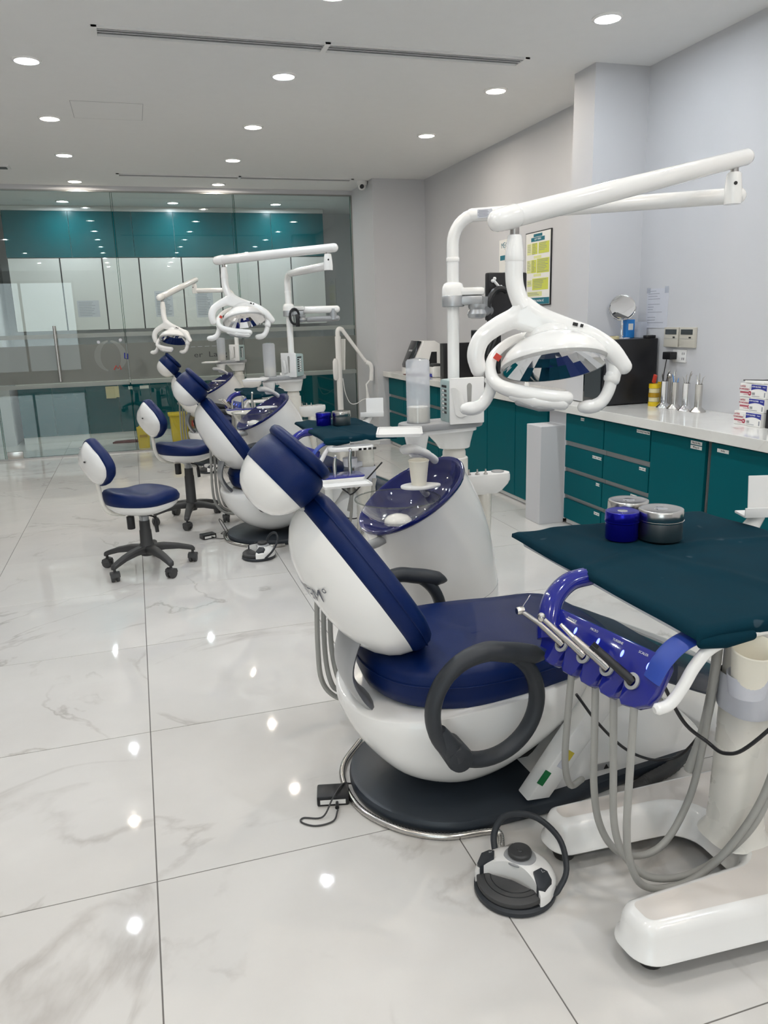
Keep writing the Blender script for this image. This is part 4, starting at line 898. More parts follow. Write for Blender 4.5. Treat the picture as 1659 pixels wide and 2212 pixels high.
# ------------------------------------------------------------------ operating lamps
def make_lamp(label, O, rz, J, elbow, facing=0.0):
    """O = neck top (world), J = pivot at the far end of the spring arm (world), elbow = boom end below it"""
    t = thing('operating_lamp', label, 'dental lamp', O, rz, 'operating lamps')
    Minv = (Matrix.Translation(Vector(O)) @ Matrix.Rotation(rz, 4, 'Z')).inverted()
    j = Minv @ Vector(J); el = Minv @ Vector(elbow)
    dirv = (j-Vector((0, 0, .028))).normalized(); a0 = Vector((0, 0, .028))-dirv*.052; a1 = j+dirv*.055
    MB().tube([a0, a0.lerp(a1, .5), a1], [.031, .030, .027], 22, round_end=True).build('spring_arm', 'white_gloss', t)
    MB().tube([a0-dirv*.012, a0+dirv*.05], [.030, .034], 22, round_end=True).build('arm_cap', 'white_gloss', t)
    MB().tube([Vector((j.x, j.y, el.z+.055)), Vector((j.x, j.y, j.z-.01))], .013, 14).build('pivot_pin', 'steel_dull', t)
    kn = MB().lathe((j.x, j.y, 0), [(.028, el.z-.028), (.030, el.z), (.026, el.z+.04), (.023, el.z+.068), (.019, el.z+.072)], 22).build('knuckle', 'white_gloss', t)
    MB().lathe((j.x, j.y-.024, el.z+.035), [(.006, 0), (.006, -.004)], 10, 'y').build('screw', 'ink_black', kn)
    MB().cyl((0, 0, -.028), .013, .05, 16).build('neck_pin', 'steel_dull', t)
    MB().lathe((0, 0, 0), [(.018, -.022), (.0205, -.026), (.026, -.075), (.027, -.09), (.0255, -.094)], 26).build('neck_sleeve', 'white_gloss', t)
    MB().tube(spline([(0, 0, -.093), (0, 0, -.135), (.004, -.002, -.165), (.016, -.006, -.20), (.03, -.008, -.225)], 5), [.0255]*16+[.026, .026, .027, .028, .029], 22).build('neck', 'white_gloss', t)
    # yoke
    yk = MB()
    L = spline([(.030, -.008, -.215), (.006, -.012, -.247), (-.045, -.02, -.272), (-.090, -.03, -.305), (-.108, -.035, -.35), (-.100, -.035, -.395)], 7)
    R = spline([(.030, -.008, -.215), (.075, -.012, -.250), (.145, -.02, -.278), (.215, -.03, -.305), (.272, -.035, -.345), (.312, -.035, -.395)], 7)
    def rad(i, n): return interp(i/(n-1), [(0, .027), (.2, .030), (.5, .027), (.8, .027), (1, .024)])
    yk.tube(L, [rad(i, len(L)) for i in range(len(L))], 20, flat=.8, upv=(0, 1, 0), round_end=True); yk.tube(R, [rad(i, len(R)) for i in range(len(R))], 20, flat=.8, upv=(0, 1, 0), round_end=True)
    prof = spline([(.012, -.205), (.05, -.21), (.10, -.245), (.16, -.272), (.12, -.294), (.06, -.296), (.0, -.280), (-.03, -.265), (.0, -.235)], 4, True)
    yk.prism([(p.x, p.y) for p in prof], -.021, .021, M=Matrix(((1, 0, 0, 0), (0, 0, 1, -.014), (0, 1, 0, 0), (0, 0, 0, 1))), bev=.012)
    y = yk.build('yoke', 'white_gloss', t, angle=60)
    rm = y.modifiers.new('blend', 'REMESH'); rm.mode = 'VOXEL'; rm.voxel_size = .0045; rm.use_smooth_shade = True
    sm = y.modifiers.new('soften', 'SMOOTH'); sm.factor = .5; sm.iterations = 14
    for xx, w in ((.172, .014), (.190, .008)): MB().box((xx, -.0445, -.272-.0045*(xx > .18)), (w, .004, .009), rot=(0, .25, 0)).build('button', 'ink_black', y, angle=0)
    # inner frame around the dish
    fr = spline([(.08, .08, -.300), (.0, .06, -.315), (-.055, .01, -.355), (-.065, -.04, -.400), (-.04, -.085, -.436), (.03, -.11, -.458), (.10, -.12, -.468), (.150, -.12, -.472)], 6)
    MB().tube(fr, [interp(i/(len(fr)-1), [(0, .013), (.3, .015), (.55, .019), (.7, .022), (1, .020)]) for i in range(len(fr))], 16, round_end=True).build('frame_loop', 'white_gloss', t)
    fr = spline([(.145, .08, -.300), (.21, .06, -.318), (.262, .01, -.350), (.285, -.02, -.385), (.282, -.035, -.43)], 6)
    MB().tube(fr, [interp(i/(len(fr)-1), [(0, .014), (.4, .017), (.8, .023), (1, .020)]) for i in range(len(fr))], 16, round_end=True).build('frame_loop', 'white_gloss', t)
    MB().tube([(.0, -.105, -.463), (.06, -.118, -.477), (.14, -.122, -.486)], [.014, .020, .018], 14, flat=1.1, round_end=True).build('sensor_bar', 'white_gloss', t)
    MB().tube([(.015, -.112, -.482), (.075, -.122, -.496), (.11, -.122, -.499)], [.010, .012, .009], 12, round_end=True).build('sensor_lens', 'grey_plastic', t)
    for s_, x0, d_ in ((0, -.060, -.05), (1, .278, -.035)):
        pts = [(x0, d_, -.415), (x0-.004, d_, -.45), (x0-.02, d_-.004, -.485), (x0-.045, d_-.008, -.503), (x0-.078, d_-.010, -.506)]
        h = MB().tube(spline(pts, 6), [.0175]*12+[.018, .018, .0185, .019, .0195, .020, .020, .020, .0205, .0205, .020, .019, .017], 18, round_end=True).build('handle', 'white_gloss', t)
        MB().lathe((x0, d_, -.425), [(.021, -.006), (.0225, 0), (.021, .008)], 18).build('handle_collar', 'white_gloss', h)
    # dish
    nn = Vector((.10, -.33, -.94)).normalized(); Md = Matrix.Translation((.118, -.005, -.386)) @ nn.to_track_quat('Z', 'Y').to_matrix().to_4x4()
    ds = MB().lathe((0, 0, 0), [(.152, .008), (.156, .0), (.153, -.016), (.138, -.040), (.110, -.064), (.078, -.080), (.07, -.082)], 48, caps=False).xf(Md).build('dish_back', 'white_gloss', t, angle=60)
    MB().lathe((0, 0, 0), [(.149, .0085), (.156, .0), (.152, .008)], 48, caps=False).xf(Md).build('dish_rim', 'white_matt', ds)
    MB().lathe((0, 0, 0), [(.080, -.070), (.080, -.092), (.070, -.104), (.05, -.109)], 36).xf(Md).build('lamp_housing', 'white_gloss', t)
    vs, fs = [], []
    K = 28; RR = (.02, .05, .08, .11, .148)
    for r in RR:
        for jx in range(K): a = 2*PI*jx/K; vs.append(Md @ Vector((r*math.cos(a), r*math.sin(a), .008-.070*(1-(r/.148)**2))))
    for i in range(len(RR)-1):
        for jx in range(K): fs.append((i*K+jx, i*K+(jx+1) % K, (i+1)*K+(jx+1) % K, (i+1)*K+jx))
    fs.append(tuple(range(K))); MB().add(vs, fs).build('reflector', 'mirror_face', ds, angle=0)
    MB().box((-.045, -.03, -.36), (.02, .004, .018), rot=(0, .6, 0)).build('red_tab', 'red_label', t, angle=0)
    return t
make_lamp('large white operating lamp hanging over the nearest chair', (1.059, 2.109, 1.637), math.radians(-26.7), (1.967, 2.309, 1.875), (1.99, 2.307, 1.764))
make_lamp('white operating lamp over the middle chair with a level arm', (.655, 5.80, 1.80), math.radians(-8), (1.235, 5.08, 1.84), (1.235, 5.08, 1.735))
make_lamp('small looking white lamp furthest away beside the glass', (.305, 8.18, 1.64), math.radians(-40), (.68, 8.92, 1.85), (.68, 8.92, 1.745))
# ------------------------------------------------------------------ instrument carts
def canister(x, y, z, r, h, m, label, lidknob=True):
    t = thing('steel_canister' if m != 'blue_anodised' else 'blue_canister', label, 'canister', (x, y, z))
    MB().lathe((0, 0, 0), [(r*.93, 0), (r*.96, .003), (r*.96, h*.62)], 36).build('body', m if m == 'blue_anodised' else 'steel_dull', t)
    MB().lathe((0, 0, 0), [(r*.98, h*.60), (r, h*.62), (r, h*.94), (r*.97, h*.985), (r*.90, h), (r*.8, h*.985), (r*.3, h*.985)], 36).build('lid', m, t)
    MB().lathe((0, 0, 0), [(r*.985, h*.635), (r*1.02, h*.645), (r*.985, h*.655)], 36, caps=False).build('bead', m, t)
    if lidknob: MB().lathe((0, 0, 0), [(r*.30, h*.983), (r*.28, h*1.0), (r*.12, h*1.012)], 20).build('lid_boss', 'chrome', t)
    return t
def make_cart(label, loc, rz, near=True, tw=.40):
    t = thing('instrument_cart', label, 'dental cart', loc, rz, 'instrument carts')
    # U shaped wheeled base
    def round_poly(cs, n=8):
        out = []
        for i in range(len(cs)):
            p0, p1, p2, r = Vector(cs[i-1][:2]), Vector(cs[i][:2]), Vector(cs[(i+1) % len(cs)][:2]), cs[i][2]
            d0, d1 = (p0-p1).normalized(), (p2-p1).normalized(); half = d0.angle(d1)/2; tl = r/math.tan(half); cen = p1+(d0+d1).normalized()*(r/math.sin(half))
            q0, q1 = p1+d0*tl-cen, p1+d1*tl-cen
            for k in range(n+1):
                v = q0.lerp(q1, k/n); out.append(cen+v.normalized()*r)
        return out
    pts = [(p.x, p.y) for p in round_poly([(-.415, .272, .055), (-.405, .150, .055), (-.035, .132, .075), (-.035, -.070, .05), (-.425, -.088, .055), (-.415, -.222, .06), (.30, -.262, .10), (.30, .275, .10)])]
    lay = [(.004, .045), (.0, .050), (.002, .058), (.010, .066), (.014, .105), (.022, .122), (.034, .1305), (.040, .1316)]
    area = sum(pts[i-1][0]*pts[i][1]-pts[i][0]*pts[i-1][1] for i in range(len(pts))); sg = 1 if area > 0 else -1
    def inset(d):
        out = []; n = len(pts)
        for i in range(n):
            a, b = Vector(pts[i-1]), Vector(pts[(i+1) % n]); e = (b-a).normalized(); out.append(Vector(pts[i])+Vector((-e.y, e.x))*sg*d)
        return out
    rings = [[Vector((p.x, p.y, z)) for p in inset(d)] for d, z in lay]
    bs = MB().loft(rings, False, False)
    bs.build('base', 'white_gloss', t, angle=50)
    from mathutils.geometry import tessellate_polygon
    for nm, d, z, mm in (('base_top', .0395, .1318, 'base_beige'), ('base_underside', .003, .047, 'charcoal')):
        q = [Vector((p.x, p.y, z)) for p in inset(d)]; MB().add(q, [tuple(f) for f in tessellate_polygon([q])]).build(nm, mm, t, angle=0)
    for (x, y) in ((-.355, -.165), (-.355, .205), (.22, -.18), (.22, .19)):
        MB().lathe((x, y, 0), [(.014, .0), (.026, .007), (.031, .02), (.029, .034), (.018, .046)], 20).build('caster', 'ink_black', t)
    # column
    rr = []
    for z, wx, wy in ((.128, .155, .155), (.15, .125, .125), (.2, .112, .12), (.35, .106, .115), (.55, .100, .11), (.66, .098, .105), (.72, .11, .11)):
        rr.append([Vector((p[0], p[1], z)) for p in rrect(wx, wy, min(wx, wy)*.38, 5)])
    MB().loft(rr).build('column', 'white_cream', t, angle=60)
    # cup holder ring
    hd = MB()
    hd.loft([[Vector((p[0]-.004, p[1]-.010, z)) for p in rrect(w, w*1.12, w*.4, 5)] for w, z in ((.114, .475), (.118, .48), (.118, .560), (.114, .565))], False, False)
    hd.lathe((-.123, -.128, 0), [(.0335, .590), (.040, .635), (.043, .637), (.0365, .590)], 28, caps=False); hd.box((-.085, -.095, .59), (.08, .05, .03), rot=(0, 0, .7), bev=.006)
    hd.build('cup_holder', 'clear_film' if False else 'paper_grey', t, angle=60)
    # tray
    TR = [(-.250, -.09), (-.225, -.118), (tw-.035, -.118), (tw, -.085), (tw, .65), (tw-.035, .685), (-.225, .685), (-.250, .66)]
    MB().prism(TR, .716, .750, bev=.010).build('tray', 'white_gloss', t)
    MB().box((.0, .06, .705), (.16, .25, .03), bev=.012).build('tray_bracket', 'white_gloss', t)
    # white end rim at the near edge
    sp = spline([(-.352, -.124, .592), (-.318, -.126, .60), (-.290, -.127, .632), (-.262, -.128, .678), (-.225, -.128, .712), (-.15, -.124, .728), (-.05, -.12, .732)], 6)
    MB().tube(sp, [.008]+[.013]*(len(sp)-2)+[.014], 12, flat=1.0).build('side_rim', 'white_gloss', t)
    cp = MB().prism(rrect(.26, .11, .045, 7), .690, .712, M=Matrix.Translation((tw-.26, -.175, 0)), bev=.006).build('control_pad', 'white_gloss', t)
    MB().prism(rrect(.22, .075, .032, 7), .711, .7135, M=Matrix.Translation((tw-.255, -.175, 0))).build('pad_face', 'grey_plastic', cp, angle=0)
    for k in range(4): MB().box((tw-.22+.028*k, -.2285, .698), (.018, .003, .012)).build('pad_button', 'ink_black', cp, angle=0)
    # blue handpiece panel : local frame along the panel
    A, Bp = Vector((-.420, .222, .598)), Vector((-.362, -.096, .598)); ax = (Bp-A).normalized(); Lp = (Bp-A).length
    upd = Vector((.056, .01, .098)); upd = (upd-ax*upd.dot(ax)).normalized(); nz = ax.cross(upd).normalized()
    if nz.z < 0: nz = -nz
    Mp = Matrix(((ax.x, upd.x, nz.x, A.x), (ax.y, upd.y, nz.y, A.y), (ax.z, upd.z, nz.z, A.z), (0, 0, 0, 1)))
    W = .108
    out = [(-.024, .03), (-.014, .0)]
    for k in range(5):
        x0 = .004+k*(Lp-.008)/5; x1 = x0+(Lp-.008)/5
        out += [(x0+.005, .0), (x0+.007, -.016), (x0+.018, -.026), (x1-.018, -.026), (x1-.007, -.016), (x1-.005, .0), (x1, .022)] if k < 4 else [(x0+.005, .0), (x0+.007, -.016), (x0+.018, -.026), (x1-.010, -.018)]
    out += [(Lp+.012, .0), (Lp+.018, .03), (Lp+.018, W-.02), (Lp+.005, W), (.0, W), (-.024, W-.02)]
    MB().prism(out, -.030, .0, M=Mp, bev=.005).build('handpiece_panel', 'blue_gloss', t)
    # arms up to the tray
    MB().tube(spline([(-.405, .225, .62), (-.395, .245, .655), (-.365, .275, .70), (-.31, .295, .732), (-.24, .30, .74)], 6), .031, 14, flat=.75, upv=(-.7, 0, .7)).build('panel_arm', 'blue_gloss', t)
    MB().tube(spline([(-.335, -.085, .640), (-.312, -.088, .682), (-.27, -.09, .716), (-.20, -.09, .734)], 6), .030, 14, flat=.28, upv=(-.7, 0, .7)).build('panel_arm', 'blue_mat', t)
    # leds, bosses, lettering
    for k in range(4):
        x = .048+.076*k; MB().lathe((0, 0, 0), [(.0085, -.002), (.0085, .0008)], 14, M=None).xf(Mp @ Matrix.Translation((x+.024, .074, .0)) @ Matrix.Diagonal((.45, 1, 1, 1))).build('led', 'blue_led', t, angle=0)
        MB().lathe((0, 0, 0), [(.017, -.004), (.019, .004), (.012, .006), (.010, -.01)], 20, caps=False).xf(Mp @ Matrix.Translation((x+.005, .030, .002))).build('socket_ring', 'grey_plastic', t)
        if near: text('socket_print', ('SYRINGE', 'MICRO', 'TURBINE', 'SCALER')[k], .008, 'paper_grey', t, Mp @ Matrix.Translation((x+.0, .094, .0006)))
    def hp(x, kind):
        b = Mp @ Vector((x, .030, .0)); d = (Mp.to_3x3() @ Vector((-.70, .30, .65))).normalized()
        if kind == 0:
            o = MB().tube([b, b+d*.03, b+d*.075, b+d*.11+Vector((-.008, .01, .0))], [.008, .0075, .006, .0055], 12).build('handpiece', 'steel_dull', t)
            h = b+d*.115+Vector((-.010, .012, 0)); MB().lathe(h, [(.008, -.010), (.010, -.006), (.010, .008), (.006, .012)], 16, 'x').build('handpiece_head', 'steel', o)
            MB().tube([h, h+Vector((.045, .035, .022))], .0016, 8).build('spray_tip', 'chrome', o)
        elif kind == 1:
            o = MB().tube([b, b+d*.05, b+d*.09, b+d*.125], [.009, .0075, .0065, .006], 12).build('handpiece', 'steel_dull', t); MB().ball(b+d*.13, .010, .010, .012).build('handpiece_head', 'steel', o)
        elif kind == 2:
            o = MB().tube([b, b+d*.06, b+d*.10], [.0095, .009, .007], 12).build('handpiece', 'steel_dull', t); MB().tube([b+d*.10, b+d*.135+Vector((0, .004, .004))], [.006, .0045], 10).build('handpiece_head', 'steel', o)
        else:
            o = MB().tube([b, b+d*.05, b+d*.105], [.0105, .0095, .0085], 14).build('handpiece', 'black_plastic', t); MB().lathe((0, 0, 0), [(.0095, 0), (.0095, .014), (.006, .014), (.006, .004)], 14, M=d.to_track_quat('Z', 'Y').to_matrix().to_4x4()).xf(Matrix.Translation(b+d*.10)).build('handpiece_tip', 'black_gloss', o)
    for k in range(4): hp(.053+.076*k, (0, 1, 2, 3)[k])
    # hoses
    for pth in ([(-.368, .170, .576), (-.372, .180, .410), (-.362, .200, .280), (-.320, .240, .185), (-.248, .300, .15)],
                [(-.368, .070, .579), (-.371, .060, .425), (-.367, .060, .302), (-.347, .060, .196), (-.298, .060, .112), (-.223, .060, .076), (-.150, .060, .101), (-.089, .060, .213), (-.078, .040, .376), (-.078, .020, .569), (-.07, .02, .72)],
                [(-.360, .010, .577), (-.358, .0, .396), (-.348, .0, .237), (-.321, -.010, .150), (-.261, -.020, .086), (-.166, -.020, .06), (-.092, -.040, .096), (-.038, -.090, .210), (-.0, -.10, .322), (.02, -.10, .5)],
                [(-.362, -.070, .582), (-.368, -.075, .411), (-.368, -.075, .285), (-.346, -.06, .188), (-.303, -.05, .101), (-.23, -.04, .06), (-.15, -.05, .075), (-.08, -.075, .16), (-.02, -.10, .3), (.03, -.105, .5)]):
        MB().tube(spline(pth, 8), .0088, 10).build('hose', 'grey_hose', t)
    MB().tube(spline([(-.065, .03, .73), (-.066, .035, .55), (-.072, .05, .4), (-.09, .07, .28)], 8), .012, 10).build('hose', 'grey_hose', t)
    MB().tube(spline([(-.299, .260, .434), (-.233, .260, .341), (-.142, .270, .243), (-.057, .280, .185), (.004, .270, .175), (.038, .240, .21), (.056, .190, .322), (.03, .140, .498), (.0, .1, .7)], 8), .004, 8).build('cable', 'black_plastic', t)
    MB().tube(spline([(-.212, .040, .560), (-.158, .020, .454), (-.113, -.01, .409), (-.11, -.07, .411), (-.075, -.11, .452), (.06, -.15, .60)], 8), .0045, 8).build('cable', 'black_plastic', t)
    um = spline([(-.05, .30, .05), (-.02, .36, .03), (.05, .40, .022), (.177, .445, .022), (.30, .545, .022), (.355, .66, .022), (.35, .76, .022), (.30, .86, .022)], 14)
    MB().tube(um, [.021 if i % 2 else .0185 for i in range(len(um))], 12).build('umbilical', 'charcoal', t)
    # holder with upright plate at the far right corner
    MB().tube([(tw-.03, .50, .70), (tw+.02, .49, .74), (tw+.055, .49, .785)], [.03, .026, .02], 14).build('holder_post', 'white_gloss', t)
    Mh = Matrix.Translation((tw+.065, .48, .790)) @ Matrix.Rotation(-.30, 4, 'Z')
    MB().box((0, 0, 0), (.15, .07, .008), bev=.003).box((0, -.035, .012), (.15, .006, .03), bev=.002).xf(Mh).build('holder_shelf', 'white_matt', t)
    MB().box((.018, .034, .055), (.112, .005, .11), rot=(-.12, 0, 0), bev=.002).xf(Mh).build('holder_plate', 'white_matt', t)
    return t
def draped_cloth(label, loc, sx, sy, seed, dx=.026, dyn=.034):
    """green drape over a tray: sheet that bends down at the edges, soft folds"""
    t = thing('draped_cloth', label, 'cloth', loc); rnd = random.Random(seed); nx, ny = 64, 80
    ph = [rnd.uniform(0, 6) for _ in range(6)]
    def pos(u, v):
        x = -dx+u*(sx+2*dx); y = -dyn+v*(sy+2*dx); z = 0
        def edge(d):   # arc length past the edge -> (inward shift, drop)
            r = .014; L_ = r*PI/2
            if d <= 0: return 0, 0
            if d < L_: a = d/r; return d-r*math.sin(a), r*(1-math.cos(a))
            return d-r, r+(d-L_)
        ex, zx = edge(max(0, -x)); fx, zfx = edge(max(0, x-sx)); ey, zy = edge(max(0, -y)); fy, zfy = edge(max(0, y-sy))
        drop = max(zx, zfx, zy, zfy)
        wob = .5+.5*math.sin(9*(u+v)+ph[0])
        X, Y = x+ex-fx, y+ey-fy; Z = -drop
        if drop > 0.002:
            X += (-1 if zx > 0 else (1 if zfx > 0 else 0))*(.006+.010*math.sin(11*v+ph[1])*drop/.05); Y += (-1 if zy > 0 else (1 if zfy > 0 else 0))*(.006+.008*math.sin(13*u+ph[2])*drop/.05)
        Z += .0035*math.sin(7*u+5*v+ph[3])*math.sin(6*v+ph[4])+.0022*math.sin(21*u-13*v+ph[5])+.0045
        ridge = abs(u*.9+v*.35-.52); Z += .006*math.exp(-(ridge/.035)**2)*(1-v*.5); ridge = abs(v-.52-.12*math.sin(3*u)); Z += .005*math.exp(-(ridge/.02)**2)
        return Vector((X, Y, Z))
    V = []; F = []
    for sgn in (0, 1):
        for j in range(ny+1):
            for i in range(nx+1): V.append(pos(i/nx, j/ny)-Vector((0, 0, .0035*sgn)))
    S = (nx+1)*(ny+1)
    for j in range(ny):
        for i in range(nx):
            a = j*(nx+1)+i; F.append((a, a+1, a+nx+2, a+nx+1)); F.append((S+a, S+a+nx+1, S+a+nx+2, S+a+1))
    bd = [i for i in range(nx+1)]+[j*(nx+1)+nx for j in range(1, ny+1)]+[ny*(nx+1)+i for i in range(nx-1, -1, -1)]+[j*(nx+1) for j in range(ny-1, 0, -1)]
    for k in range(len(bd)): a, b = bd[k], bd[(k+1) % len(bd)]; F.append((a, S+a, S+b, b))
    MB().add(V, F).build('sheet', 'cloth_teal', t, angle=80)
    # rolled hem on the near left corner
    MB().tube([(-.006, -.016, -.024), (.05, -.020, -.026), (.12, -.019, -.024)], [.010, .013, .009], 12, flat=1.2, round_end=True).build('rolled_hem', 'cloth_teal', t)
    return t
C1 = (1.305, 1.36, 0); C2 = (1.225, 4.34, 0); C3 = (1.19, 7.30, 0)
CT = .7505
make_cart('wheeled instrument cart nearest the viewer with lit blue panel', C1, 0)
draped_cloth('dark teal drape over the tray of the nearest cart, water stained', (C1[0]-.250, C1[1]-.118, CT+.004), .65, .80, 4)
canister(1.285, 1.86, CT+.0115, .048, .082, 'blue_anodised', 'blue anodised lidded canister on the nearest teal drape')
canister(1.385, 1.82, CT+.0115, .063, .088, 'steel', 'steel lidded canister in front on the nearest teal drape')
canister(1.37, 1.955, CT+.0115, .060, .086, 'steel', 'steel lidded canister behind on the nearest teal drape')
paper_cup(1.182, 1.232, .603, 'cream paper cup tilted in the holder of nearest cart', (math.radians(12), math.radians(-6), 0), 1.22)
make_cart('wheeled instrument cart between nearest and middle dental chairs', C2, 0, False, .13)
draped_cloth('teal drape over the tray of the middle cart', (C2[0]-.250, C2[1]-.118, CT+.004), .38, .80, 9)
canister(1.075, 4.72, CT+.0115, .048, .080, 'blue_anodised', 'blue canister on the teal drape of the middle cart')
canister(1.185, 4.70, CT+.0115, .058, .086, 'steel', 'steel canister on the teal drape of the middle cart')
make_cart('wheeled instrument cart beside the dental chair at the glass', C3, 0, False, .13)
draped_cloth('teal drape over the tray of the furthest cart', (C3[0]-.250, C3[1]-.118, CT+.004), .38, .80, 12)
canister(1.22, 7.66, CT+.0115, .048, .080, 'blue_anodised', 'blue canister on the teal drape of the furthest cart')
# ------------------------------------------------------------------ assistant stands
def assistant_stand(label, loc, h):
    t = thing('assistant_stand', label, 'stand', loc, 0, 'assistant stands')
    MB().lathe((0, 0, 0), [(.15, 0), (.15, .012), (.13, .022), (.04, .035)], 32).build('foot', 'white_cream', t)
    MB().tube(spline([(.0, 0, .03), (0, 0, h*.35), (-.015, 0, h*.5), (-.04, 0, h*.62), (-.045, 0, h-.03)], 6), .022, 16).build('post', 'white_gloss', t)
    MB().loft([[Vector((p[0]*k, p[1]*k, z)) for p in rrect(.30, .15, .03, 5)] for k, z in ((.75, h-.045), (.95, h-.03), (1, h-.012), (1, h-.004))]).build('deck_shell', 'white_gloss', t)
    MB().prism(rrect(.295, .145, .028, 5), h-.006, h+.004, bev=.003).build('deck', 'blue_gloss', t)
    for k, (x, hh) in enumerate(((-.09, .07), (.0, .10), (.085, .13))):
        o = MB().tube([(x, .02, h+.0), (x, .022, h+hh*.6), (x+.006, .024, h+hh)], [.011, .010, .007], 12).build('syringe', 'steel', t); MB().ball((x+.006, .024, h+hh), .010).build('syringe_head', 'chrome', o)
    M = Matrix.Translation((.02, -.135, h-.03)); 
    tr = MB(); wx, wy = .26, .12; tr.prism(rrect(wx, wy, .012), 0, .005, M=M); oo, ii = rrect(wx, wy, .012), rrect(wx-.01, wy-.01, .010)
    tr.loft([[M @ Vector((p[0], p[1], z)) for p in q] for q, z in ((oo, .004), (oo, .012), (ii, .012), (ii, .004))], False, False); tr.build('side_tray', 'white_matt', t)
assistant_stand('white stand with blue deck of syringes beside the nearest headrest', (.97, 4.02, 0), .58)
assistant_stand('white stand with blue deck of syringes beside the middle chair', (.85, 6.85, 0), .67)
# ------------------------------------------------------------------ operator stools
def make_stool(label, loc, rz, sh, legrot):
    t = thing('operator_stool', label, 'stool', loc, rz, 'operator stools')
    # five star base
    for k in range(5):
        a = legrot+2*PI*k/5; c, s_ = math.cos(a), math.sin(a)
        rr = []
        for r, z, w, hgt in ((.035, .125, .030, .045), (.10, .125, .026, .040), (.18, .112, .022, .032), (.245, .093, .019, .028), (.268, .085, .018, .026), (.275, .08, .012, .018)):
            rr.append([Vector((c*r-s_*p[0], s_*r+c*p[0], z+p[1])) for p in rrect(w*2, hgt, min(w, hgt)*.4, 3)])
        l = MB().loft(rr).build('leg', 'charcoal', t, angle=50)
        x, y = c*.262, s_*.262; fx = a+PI*.35+k
        MB().tube([(x, y, .085), (x, y, .05)], .008, 10).build('caster_stem', 'charcoal', l)
        M = Matrix.Translation((x, y, 0)) @ Matrix.Rotation(fx, 4, 'Z')
        MB().lathe((0, 0, .0275), [(.010, -.024), (.026, -.022), (.0275, -.016), (.0275, -.006), (.020, -.005), (.020, .005), (.0275, .006), (.0275, .016), (.026, .022), (.010, .024)], 20, 'y').xf(M).build('caster_wheel', 'charcoal', l)
        MB().prism([(-.028, .03), (-.022, .052), (0, .060), (.02, .054), (.026, .038)], -.026, .026, M=M @ Matrix(((1, 0, 0, 0), (0, 0, 1, 0), (0, 1, 0, 0), (0, 0, 0, 1))), bev=.003).build('caster_hood', 'charcoal', l)
    MB().lathe((0, 0, 0), [(.036, .085), (.042, .11), (.042, .15), (.036, .16), (.034, sh-.25), (.031, sh-.245), (.030, sh-.19)], 24).build('gas_lift', 'charcoal', t)
    MB().lathe((0, 0, 0), [(.026, sh-.20), (.028, sh-.165), (.06, sh-.135), (.065, sh-.125)], 24).build('seat_mount', 'silver_paint', t)
    MB().tube(spline([(.0, -.05, sh-.15), (.02, -.10, sh-.16), (.022, -.108, sh-.20), (.024, -.11, sh-.245)], 5), [.005]*6+[.006, .008]+[.011]*8, 10).build('height_lever', 'black_plastic', t)
    MB().cyl((-.10, -.045, sh-.215), .022, .075, 16, bev=.004).build('tilt_knob', 'black_plastic', t)
    # saddle seat
    def outl(k, n=44):
        o = []
        for j in range(n):
            a = 2*PI*j/n; c, s_ = math.cos(a), math.sin(a); o.append((.215*spow(c, .88)*k+.0, (.205-.03*(c > 0)*c)*spow(s_, .88)*k))
        return o
    def zs(x, y): return -.026*math.exp(-((x+.03)/.10)**2)*(1-.2*abs(y)/.2)-.030*max(0, x/.215)**2+.012*max(0, -x/.2)
    rr = [[Vector((p[0], p[1], sh+z+(zs(*p) if f else zs(*p)*.35))) for p in outl(k)] for k, z, f in ((.93, -.072, 0), (.985, -.066, 0), (1.0, -.046, 0), (.985, -.022, 1), (.94, -.006, 1), (.85, .003, 1), (.7, .004, 1), (.5, .003, 1), (.3, .002, 1), (.1, .0, 1))]
    MB().loft(rr).build('seat', 'navy_leather', t, angle=60)
    rr = [[Vector((p[0], p[1], sh+z+zs(*p)*.3)) for p in outl(k)] for k, z in ((.35, -.135), (.62, -.128), (.82, -.112), (.93, -.088), (.95, -.068))]
    MB().loft(rr).build('seat_shell', 'white_gloss', t, angle=60)
    # back
    MB().tube(spline([(-.05, 0, sh-.132), (-.14, 0, sh-.128), (-.205, 0, sh-.10), (-.235, 0, sh-.04), (-.242, 0, sh+.03), (-.25, 0, sh+.10)], 6), .012, 12).build('back_tube', 'white_cream', t)
    Mb = frame_m(-.245, sh+.185, math.radians(10)); BW = [(0, .085), (.1, .120), (.3, .168), (.48, .185), (.7, .150), (.9, .085), (1, .05)]
    padmesh([(k, n_*.42) for k, n_ in SHELL], .128, BW, Mb).build('back_shell', 'white_gloss', t, angle=60)
    padmesh([(k*1.02, n_*.75) for k, n_ in PADF], .128, BW, Mb).build('back_pad', 'navy_leather', t, angle=60)
    MB().box((-.315, -.03, sh+.20), (.006, .014, .008)).build('back_screw', 'charcoal', t)
    return t
make_stool('white and navy operator stool standing alone at the left', (-.045, 4.62, 0), math.radians(24), .485, math.radians(-15))
make_stool('taller white and navy operator stool behind the first stool', (.285, 5.68, 0), math.radians(22), .585, math.radians(20))
